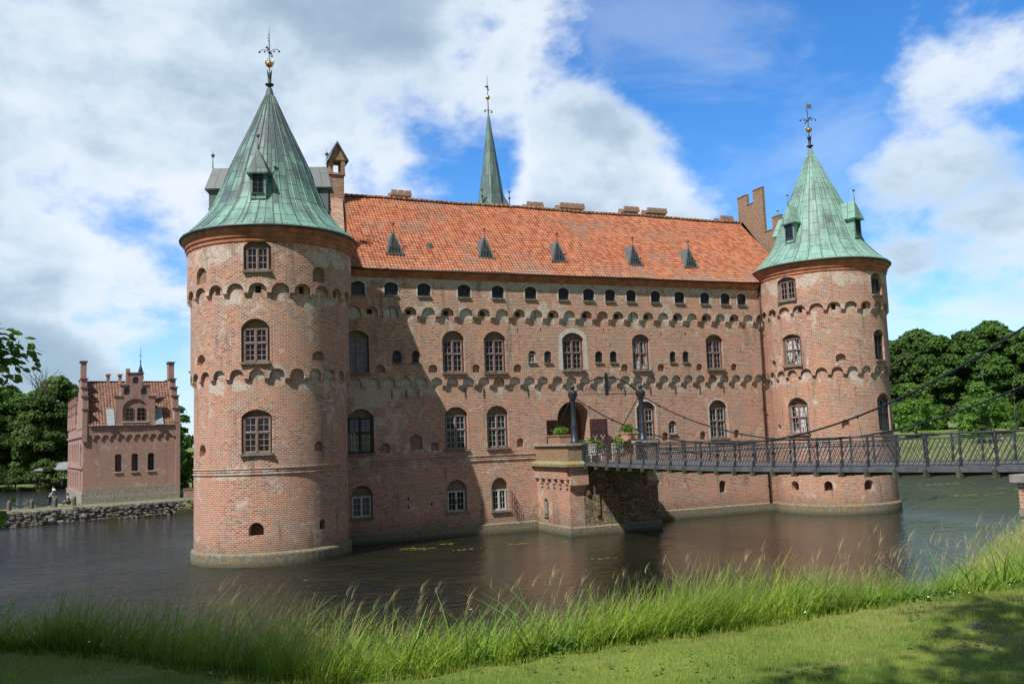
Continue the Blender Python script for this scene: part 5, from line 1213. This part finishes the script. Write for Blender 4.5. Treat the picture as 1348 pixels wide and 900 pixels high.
# twig with real leaves at the left edge
f = MB(); g = MB(); rg = random.Random(3)
def leaf(mb, p, d, s):
    d = d.normalized(); sd_ = d.cross(Vector((rg.gauss(0, .5), rg.gauss(0, .5), 1))).normalized(); up = sd_.cross(d)
    mb.poly([p, p + d * s * .35 + sd_ * s * .32 + up * s * .05, p + d * s * .75 + sd_ * s * .24, p + d * s, p + d * s * .75 - sd_ * s * .24, p + d * s * .35 - sd_ * s * .32 + up * s * .05])
def twig(pts, nl, spread, s):
    pts = [Vector(p) for p in pts]; g.tube(pts, [.02, .012, .004][:len(pts)] if len(pts) <= 3 else [.02 * (1 - i / len(pts)) + .003 for i in range(len(pts))], 5)
    for k in range(nl):
        t = rg.random() ** .8 * (len(pts) - 1); i = min(int(t), len(pts) - 2); p = pts[i].lerp(pts[i + 1], t - i); d = (pts[i + 1] - pts[i]).normalized() + Vector((rg.gauss(0, .6), rg.gauss(0, .6), rg.gauss(-.1, .5)))
        leaf(f, p + Vector((rg.gauss(0, spread), rg.gauss(0, spread), rg.gauss(0, spread))), d, s * rg.uniform(.7, 1.2))
o0 = Vector((-15.2, -52.4, 4.7))
def W_(az_off, dist, py):   # spot ahead-left of the viewpoint given bearing (deg), distance, height
    a = R(az_off); return Vector((CAMP.x + dist * math.sin(a), CAMP.y + dist * math.cos(a), py)) - o0
for (b0, b1, b2_, dist, z0, z1, nl) in ((-14, -10, -6.8, 8.0, 7.34, 7.19, 200), (-14, -10, -7.2, 8.0, 7.25, 7.13, 170), (-13, -9.5, -7.6, 8.2, 7.1, 6.98, 90), (-13, -9.8, -8.0, 8.4, 6.9, 6.55, 60), (-13, -10, -8.0, 8.3, 6.6, 6.2, 60), (-13, -10, -8.1, 8.3, 6.25, 5.85, 60)):
    twig([W_(b0, dist, z0), W_(b1, dist, z0 + .03), W_(b2_, dist, z1)], nl, .07, .085)
lv = f.build('leaves', [LY], nt1, weld=False); g.build('twigs', [BARK], nt1)

# ------------------------------------------------------------------ gatehouse on the left
GH = empty('gatehouse', (-13.35, 44.0, 1.4), R(8)); tag(GH, 'smaller red brick gatehouse with stepped gables left of the castle', 'house')
TILE2 = TILEG
def gp_(mb, name, mats): return mb.build(name, mats, GH)
GW, GD, GL = 9.35, 8.6, 23.0
f = MB(); EZ2, RZ2 = 8.15, 12.95
GM = lambda u, v, o: (u, -o, v); GS = lambda u, v, o: (-o, GL - u, v)
H = []
for x in (3.35, 4.95, 6.55): l = arched(x, .62, 3.1, 4.95, .1); H.append(l); add_opening(f, GM, 0, l, .22, 3)
sheet(f, [(0, -.2), (GW, -.2), (GW, 7.1), (0, 7.1)], H, GM, 0, None, 0)
# arch frieze and upper strip
cs = [.55 + .78 * k for k in range(12)]; o2, l2 = frieze_outer(0, GW, 6.7, EZ2, cs, .3, .28); sheet(f, o2, [], GM, .12, None, 0); soffit(f, l2, GM, .12, 0)
corbels(f, GM, cs, 0, GW, 6.7, .3, 0, .12, .22)
# left flank: sunlit, with window bays
H = []
for k in range(7):
    u = 2.2 + k * 2.8
    if k == 6: l = arched(u + 1.2, 1.9, 1.2, 6.2, .9); H.append(l); add_opening(f, GS, 0, l, .35, 5)
    else:
        for z0, z1 in ((1.3, 3.2), (4.3, 6.3)): l = arched(u, 1.1, z0, z1, .3); H.append(l); add_opening(f, GS, 0, l, .3, 3)
sheet(f, [(0, -.2), (GL, -.2), (GL, EZ2), (0, EZ2)], H, GS, 0, None, 0)
for z in (3.55, 6.85): f.box(-.14, 0, 0, GL, z, z + .22, 0, 'xyYzZ')
f.box(0, GW, 0, GL, -.2, EZ2, 0, 'XYZ')
f.box(GW - .3, GW + .12, -.2, 0, -.2, EZ2 - .2, 0, 'xXyZ'); f.box(-.12, .35, -.2, 0, 6.3, EZ2 + 1.2, 0, 'xXyzZ')
gp_(f, 'wall', [BRG, PLA, TYM, NICHE, PLAW, PLAW])
f = MB(); f.box(-.02, GW + .02, -.1, 0, -.4, 1.5, 0, 'xXyZ'); f.box(-.1, GW + .1, -.3, -.1, -.4, .65, 0, 'xXyZ'); f.box(-.1, -.0, -.1, GL, -.4, 1.0, 0, 'xyYZ'); gp_(f, 'plinth', [stone_mat('pale_plinth', (.30, .27, .24), .15, False)])
for x in (3.35, 4.95, 6.55):
    k = MB(); k.box(x - .27, x + .27, .1, .16, 3.14, 4.9); 
    w = gp_(k, 'window', [GLA]); q = MB()
    for a_ in ((x - .29, x - .25, 3.12, 4.9), (x + .25, x + .29, 3.12, 4.9), (x - .015, x + .015, 3.12, 4.9)): q.box(a_[0], a_[1], .04, .1, a_[2], a_[3])
    for z in (3.12, 3.7, 4.3, 4.86): q.box(x - .25, x + .25, .06, .09, z, z + .04)
    q.build('frame', [FRMD], w); q = MB(); q.box(x - .42, x + .42, -.12, .1, 3.0, 3.1); q.build('sill', [simple('pale_sill', (.55, .50, .44), .8)], w)
# roof over the front range
s2 = math.hypot(4.5, RZ2 - EZ2); f = MB(); tile_field(f, (.45, -.28, EZ2 - .25), (1, 0, 0), (0, 4.5 / s2, (RZ2 - EZ2) / s2), GW - .9, s2 + .3, (0, -(RZ2 - EZ2) / s2, 4.5 / s2), pitch=.3, row=.42, amp=.04)
f.poly([(.4, 4.3, RZ2), (GW - .4, 4.3, RZ2), (GW - .4, GD, EZ2), (.4, GD, EZ2)][::-1]); f.poly([(.3, GD - 2, EZ2), (GW / 2, GD - 2, RZ2 - 1), (GW / 2, GL, RZ2 - 1), (.3, GL, EZ2)]); f.poly([(GW, GD - 2, EZ2), (GW, GL, EZ2), (GW / 2, GL, RZ2 - 1), (GW / 2, GD - 2, RZ2 - 1)])
f.poly([(.3, GL, EZ2), (GW, GL, EZ2), (GW / 2, GL, RZ2 - 1)])
gp_(f, 'roof', [simple('pale_red_tiles', (.23, .125, .09), .9, var=.4, vs=2.5)])
# stepped end gables
for x0, x1 in ((-.05, .5), (GW - .5, GW + .1)):
    f = MB(); st = [(3.7, 4.9, 14.95), (2.7, 3.7, 13.0), (1.7, 2.7, 12.0), (.8, 1.7, 11.0), (-.12, .8, 9.6), (4.9, 5.9, 13.0), (5.9, 6.9, 12.0), (6.9, 7.8, 11.0), (7.8, 8.7, 9.6)]
    for (a, b, z) in st: f.box(x0, x1, a, b, EZ2 - .4, z); f.box(x0 - .1, x1 + .1, a - .1, b + .06, z, z + .14, 1)
    gp_(f, 'stepped_gable', [BRG, simple('gable_coping', (.13, .09, .08), .9)])
# side gablets
for yy in (11.5, 15.0, 18.5, 21.8):
    f = MB()
    for (a, b, z) in ((-1.2, -.7, 9.6), (-.7, -.3, 10.6), (-.3, .3, 11.6), (.3, .7, 10.6), (.7, 1.2, 9.6)): f.box(-.12, .35, yy + a, yy + b, EZ2 - .1, z); f.box(-.18, .4, yy + a, yy + b, z, z + .12, 1)
    gp_(f, 'gablet', [BRG, simple('gable_coping', (.13, .09, .08), .9)])
# central stepped dormer gable
f = MB(); xc = 4.95; H = []
l = arched(xc, 2.5, 8.3, 10.75, 1.1); H.append(l); reveal(f, l, GM, .14, .0); plate(f, l, GM, .0, 0)
for x in (xc - .85, xc + .85): l2_ = arched(x, .62, 11.15, 11.95, .3); H.append(l2_); add_opening(f, GM, .14, l2_, .18, 2)
l2_ = arched(xc, .6, 12.35, 13.1, .3); H.append(l2_); add_opening(f, GM, .14, l2_, .18, 2)
oo = [(xc - 1.95, 7.4), (xc + 1.95, 7.4), (xc + 1.95, 10.9), (xc + 1.4, 10.9), (xc + 1.4, 12.1), (xc + .75, 12.1), (xc + .75, 13.4), (xc - .75, 13.4), (xc - .75, 12.1), (xc - 1.4, 12.1), (xc - 1.4, 10.9), (xc - 1.95, 10.9)]
sheet(f, oo, H, GM, .14, None, 0)
for i in range(len(oo)):
    a, b = oo[i], oo[(i + 1) % len(oo)]; f.poly([(a[0], -.14, a[1]), (a[0], .5, a[1]), (b[0], .5, b[1]), (b[0], -.14, b[1])])
f.poly([(p[0], .5, p[1]) for p in oo][::-1], [(p[0], p[1]) for p in oo][::-1])
for (a, b, z) in ((xc - 2.1, xc - 1.25, 10.9), (xc + 1.25, xc + 2.1, 10.9), (xc - 1.5, xc - .65, 12.1), (xc + .65, xc + 1.5, 12.1), (xc - .85, xc + .85, 13.4)): f.box(a, b, -.2, .55, z, z + .14, 1)
f.box(xc - .95, xc - .55, -.14, .3, 12.4, 13.95, 0); f.box(xc - 1.3, xc + 1.3, .5, 4.0, 8, 11.6, 0, 'xX'); f.poly([(xc - 1.35, .5, 10.6), (xc, .5, 12.9), (xc, 4.0, 12.9), (xc - 1.35, 4.0, 10.6)], m=2); f.poly([(xc + 1.35, .5, 10.6), (xc + 1.35, 4, 10.6), (xc, 4.0, 12.9), (xc, .5, 12.9)], m=2)
gg = gp_(f, 'dormer_gable', [BRG, simple('gable_coping', (.13, .09, .08), .9), LEAD])
for x in (xc - .58, xc + .58):
    k = MB(); k.poly([(x - .42, -.02, 8.42), (x + .42, -.02, 8.42), (x + .42, -.02, 9.5), (x + .25, -.02, 9.8), (x - .25, -.02, 9.8), (x - .42, -.02, 9.5)]); 
    for zz in (8.42, 8.85, 9.3, 9.7): k.box(x - .4, x + .4, -.06, -.03, zz, zz + .05, 1)
    for xx in (-.42, -.02, .38): k.box(x + xx, x + xx + .04, -.06, -.03, 8.42, 9.7, 1)
    k.build('window', [GLA, FRM], gg)
k = MB(); k.box(xc - 1.3, xc + 1.3, -.28, -.14, 8.2, 8.33); k.build('sill', [simple('pale_sill', (.55, .50, .44), .8)], gg)
for xa, xb in ((xc - 2.75, xc - 2.0), (xc + 2.0, xc + 2.8)):
    f = MB(); f.poly([(xa, -.42, EZ2 - .2), (xb, -.42, EZ2 - .2), (xb, 1.0, EZ2 + 1.6), (xa, 1.0, EZ2 + 1.6)]); f.poly([(xa, -.3, EZ2 - .35), (xa, -.42, EZ2 - .2), (xa, 1.0, EZ2 + 1.6), (xa, 1.0, EZ2 + 1.3)]); gp_(f, 'lead_flashing', [simple('pale_lead', (.30, .34, .36), .45, .0)])
for x, w_ in ((2.7, .3), (3.9, .3), (5.3, .9)): f = MB(); f.box(x - w_ / 2, x + w_ / 2, 4.2, 4.8, 12.5, 13.55); f.box(x - w_ / 2 - .1, x + w_ / 2 + .1, 4.1, 4.9, 13.55, 13.72); gp_(f, 'chimney', [BRG])
f = MB(); f.lathe([(.35, 13.0), (.22, 14.0), (.1, 14.3), (.03, 14.8), (.02, 16.4)], (xc + .7, 1.6), 8); f.box(xc + .5, xc + .9, 1.58, 1.62, 15.5, 15.54); f.ball((xc + .7, 1.6, 14.9), .1); gp_(f, 'finial', [IRON])

# ------------------------------------------------------------------ quay, bollards, people, pavilion
def ico(mb, c, r, sq, rg, m=0):
    k = 5; nn3 = 7; off = [[1 + rg.uniform(-.22, .22) for _ in range(nn3)] for _ in range(k + 1)]; pts = []
    for i in range(k + 1):
        th = PI * i / k; pts.append([(c[0] + r * sq[0] * math.sin(th) * math.cos(2 * PI * j / nn3) * off[i][j], c[1] + r * sq[1] * math.sin(th) * math.sin(2 * PI * j / nn3) * off[i][j], c[2] + r * sq[2] * math.cos(th)) for j in range(nn3)])
    for i in range(k):
        for j in range(nn3):
            j2 = (j + 1) % nn3; mb.poly([pts[i][j], pts[i + 1][j], pts[i + 1][j2], pts[i][j2]], m=m)
f = MB(); rg = random.Random(4)
QP = [tuple(p) for p in QL]
for i in range(len(QP) - 1):
    (xa, ya), (xb, yb) = QP[i], QP[i + 1]
    f.poly([(xa, ya, -1), (xb, yb, -1), (xb, yb + .25, 1.30), (xa, ya + .25, 1.30)]); f.poly([(xa, ya + .25, 1.30), (xb, yb + .25, 1.30), (xb, yb + .9, 1.48), (xa, ya + .9, 1.48)])
for k in range(820):
    x = rg.uniform(-26, 5); z = rg.choice((.05, .35, .62, .9, 1.15)) + rg.uniform(-.08, .08); r_ = rg.uniform(.16, .34) * (1.15 if x < -13 else .62)
    ico(f, (x, yquay(x) + .02 + z * .1 + rg.uniform(-.05, .05), z), r_, (1.25, .7, .75), rg)
m, nt, b = mat('boulders'); n = N(nt); P = n.pos(); isl = nt.nodes.new('ShaderNodeNewGeometry').outputs['Random Per Island']; c = n.ramp(isl, [(0, (.09, .085, .075)), (.5, (.17, .16, .14)), (.9, (.27, .25, .21)), (1, (.24, .20, .11))]); c = n.mix(n.map(n.noise(P, 3, 5), .5, .65, 0, .6), c, (.10, .09, .04)); n.set(b.inputs['Base Color'], c); b.inputs['Roughness'].default_value = .9
tag(f.build('quay_wall', [m]), 'low quay wall of rough grey boulders along the water below the gatehouse', 'wall')
bol = []
BP = [(-19.2, 38.6), (-17.4, 39.3), (-15.5, 40.3), (-13.9, 41.3)]
for i, (x, y) in enumerate(BP):
    f = MB(); f.lathe([(.2, -.1), (.19, .7), (.16, .85), (.06, .92), (0, .93)], (0, 0), 8)
    o = f.build('stone_bollard', [simple('bollard_stone', (.14, .13, .10), .9)], None, (x, y, 1.45)); tag(o, ('stone bollard at the far left end of the chain fence', 'second stone bollard from the left in the chain fence', 'stone bollard in front of the person in turquoise', 'stone bollard at the gatehouse corner')[i], 'bollard', 'bollards of the chain fence')
for i in range(3):
    (xa, ya), (xb, yb) = BP[i], BP[i + 1]; f = MB()
    f.tube([(xa + (xb - xa) * t, ya + (yb - ya) * t, 2.2 - .45 * math.sin(PI * t)) for t in np.linspace(0, 1, 12)], .045, 5)
    tag(f.build('chain', [IRON]), ('drooping chain between the two leftmost bollards', 'drooping chain left of the person in turquoise', 'drooping chain running to the gatehouse corner')[i], 'chain', 'chains of the quay fence')

def skin(name, joints, edges, radii, mat_, parent):
    me = bpy.data.meshes.new(name); me.from_pydata(joints, edges, []); ob = bpy.data.objects.new(name, me); COL.objects.link(ob)
    md = ob.modifiers.new('s', 'SKIN'); 
    for i, r_ in enumerate(radii): me.skin_vertices[0].data[i].radius = (r_, r_)
    me.skin_vertices[0].data[0].use_root = True
    sb = ob.modifiers.new('d', 'SUBSURF'); sb.levels = 1; sb.render_levels = 1
    dg = bpy.context.evaluated_depsgraph_get(); m2 = bpy.data.meshes.new_from_object(ob.evaluated_get(dg)); bpy.data.objects.remove(ob)
    m2.materials.clear(); m2.materials.append(mat_)
    for p in m2.polygons: p.use_smooth = True
    return link(name, m2, parent)
SKINM = simple('skin', (.50, .30, .21), .6, var=.05)
def person(loc, rz, lab, pose, shirt, trousers, hair, hat=None, group=None):
    e = empty('person', loc, rz); tag(e, lab, 'person', group)
    if pose == 'bend': hip, sh, hd = (0, 0, .92), (0, -.30, 1.32), (0, -.46, 1.52)
    elif pose == 'sit': hip, sh, hd = (0, 0, .30), (0, -.10, .80), (0, -.14, 1.08)
    else: hip, sh, hd = (0, 0, .95), (0, -.02, 1.42), (0, -.04, 1.66)
    J = [hip, ((hip[0] + sh[0]) / 2, (hip[1] + sh[1]) / 2, (hip[2] + sh[2]) / 2), sh, (0, (sh[1] * .4 + hd[1] * .6), (sh[2] * .5 + hd[2] * .5)), hd, (0, hd[1] * 1.02 - .01, hd[2] + .13)]
    E = [(0, 1), (1, 2), (2, 3), (3, 4), (4, 5)]; Rd = [.15, .14, .14, .055, .10, .07]
    legs = []; arms = []
    for s in (-1, 1):
        b0 = len(J)
        if pose == 'sit': L = [(s * .1, 0, .3), (s * .13, -.42, .50), (s * .13, -.55, .08), (s * .13, -.75, .04)]
        else: L = [(s * .1, 0, hip[2] - .05), (s * .11, -.05, .5), (s * .11, .02, .09), (s * .11, -.14, .04)]
        J += L; E += [(0, b0), (b0, b0 + 1), (b0 + 1, b0 + 2), (b0 + 2, b0 + 3)]; Rd += [.1, .07, .045, .035]; legs.append(L)
        b1 = len(J); A0 = [(s * .2, sh[1], sh[2] - .02), (s * .25, sh[1] - .12, sh[2] - .28), (s * .17, sh[1] - .35, sh[2] - .35), (s * .15, sh[1] - .43, sh[2] - .36)]
        J += A0; E += [(2, b1), (b1, b1 + 1), (b1 + 1, b1 + 2), (b1 + 2, b1 + 3)]; Rd += [.055, .045, .033, .03]; arms.append(A0)
    skin('body', J, E, Rd, SKINM, e)
    # shirt and trousers wrap the body a little proud of it
    Js = [J[0], J[1], J[2]]; Es = [(0, 1), (1, 2)]; Rs = [.165, .165, .165]
    for A0 in arms: b = len(Js); Js += A0[:2]; Es += [(2, b), (b, b + 1)]; Rs += [.075, .065]
    skin('shirt', Js, Es, Rs, shirt, e)
    Js = [(hip[0], hip[1], hip[2] + .04)]; Es = []; Rs = [.17]
    for L in legs: b = len(Js); Js += L[:3]; Es += [(0, b), (b, b + 1), (b + 1, b + 2)]; Rs += [.12, .09, .065]
    skin('trousers', Js, Es, Rs, trousers, e)
    f = MB(); c = (0, hd[1] + .02, hd[2] + .07); f.ball(c, .125, sz=1.0, n=10); f.build('hair', [hair], e)
    if hat: f = MB(); f.lathe([(0, hd[2] + .26), (.12, hd[2] + .22), (.14, hd[2] + .1), (.2, hd[2] + .08)], (0, hd[1]), 12); f.build('hat', [hat], e)
TQ = simple('turquoise_cloth', (.16, .42, .40), .8); NAVY = simple('navy_cloth', (.02, .03, .06), .8); GREYC = simple('grey_cloth', (.12, .12, .13), .8); HAIRB = simple('brown_hair', (.07, .045, .03), .7); PALE = simple('pale_cloth', (.72, .70, .66), .8); BLUE = simple('blue_cloth', (.06, .12, .35), .8)
person((-16.1, 41.5, 1.45), R(60), 'person in a turquoise jacket and pale hat bending by the chain fence', 'bend', TQ, NAVY, HAIRB, PALE)
person((-14.4, 41.6, 1.45), R(-60), 'person in dark blue clothes sitting on the grass by the gatehouse corner', 'sit', NAVY, GREYC, HAIRB)
pz = lambda x, y: float(height(x, y))
person((123.3, 49.9, pz(123.3, 49.9)), R(30), 'person in a white shirt sitting on the far lawn, left one of the pair', 'sit', PALE, BLUE, HAIRB)
person((124.4, 48.9, pz(124.4, 48.9)), R(20), 'fair haired person in a pale shirt sitting on the far lawn beside another person', 'sit', PALE, BLUE, simple('blond_hair', (.4, .27, .12), .7))

# pavilion across the left lake
PV = empty('pavilion', (-23.2, 140, .9)); tag(PV, 'open cafe pavilion with grey hipped roof at the far shore left of the gatehouse', 'pavilion')
f = MB(); 
for p in ([(-5, -3, 2.9), (5, -3, 2.9), (2, 0, 4.3), (-2, 0, 4.3)], [(5, 3, 2.9), (-5, 3, 2.9), (-2, 0, 4.3), (2, 0, 4.3)], [(-5, 3, 2.9), (-5, -3, 2.9), (-2, 0, 4.3)], [(5, -3, 2.9), (5, 3, 2.9), (2, 0, 4.3)], [(-5, -3, 2.88), (-5, 3, 2.88), (5, 3, 2.88), (5, -3, 2.88)]): f.poly(p)
f.box(-5, 5, -3, 3, 2.7, 2.87, 0, 'xXyY'); f.build('roof', [simple('grey_roof', (.25, .26, .27), .7)], PV)
for x in (-4.4, 0, 4.4):
    for y in (-2.6, 2.6): MB().box(x - .08, x + .08, y - .08, y + .08, -.3, 2.75).build('post', [simple('pav_post', (.1, .09, .08), .8)], PV)
for k, (x, y) in enumerate(((-25.6, 137.2), (-23.4, 137.0), (-21.2, 137.4))):
    e = empty('cafe_table', (x, y, float(height(x, y)) + .0)); tag(e, ('white cafe table left of the pavilion front', 'white cafe table in the middle before the pavilion', 'white cafe table at the right before the pavilion')[k], 'table', 'cafe tables by the pavilion')
    MB().lathe([(0, .72), (.6, .72), (.6, .76), (0, .76)], (0, 0), 12).build('tabletop', [WHITEP], e); MB().lathe([(.3, 0), (.05, .06), (.04, .72)], (0, 0), 8).build('pedestal', [WHITEP], e)
for k, (x, y) in enumerate(((-24.6, 136.6), (-22.3, 136.7))):
    person((x, y, pz(x, y)), R(200 + 50 * k), ('standing person in white between the left cafe tables' , 'standing person in dark clothes between the right cafe tables')[k], 'stand', (PALE, NAVY)[k], GREYC, HAIRB)
# low brick garden wall right of the gatehouse
f = MB(); f.box(-3.6, 6.0, 44.2, 44.5, 1.2, 2.3); f.box(-3.65, 6.05, 44.15, 44.55, 2.3, 2.4); tag(f.build('garden_wall', [BRG]), 'low red brick wall between the gatehouse and the left tower', 'wall')
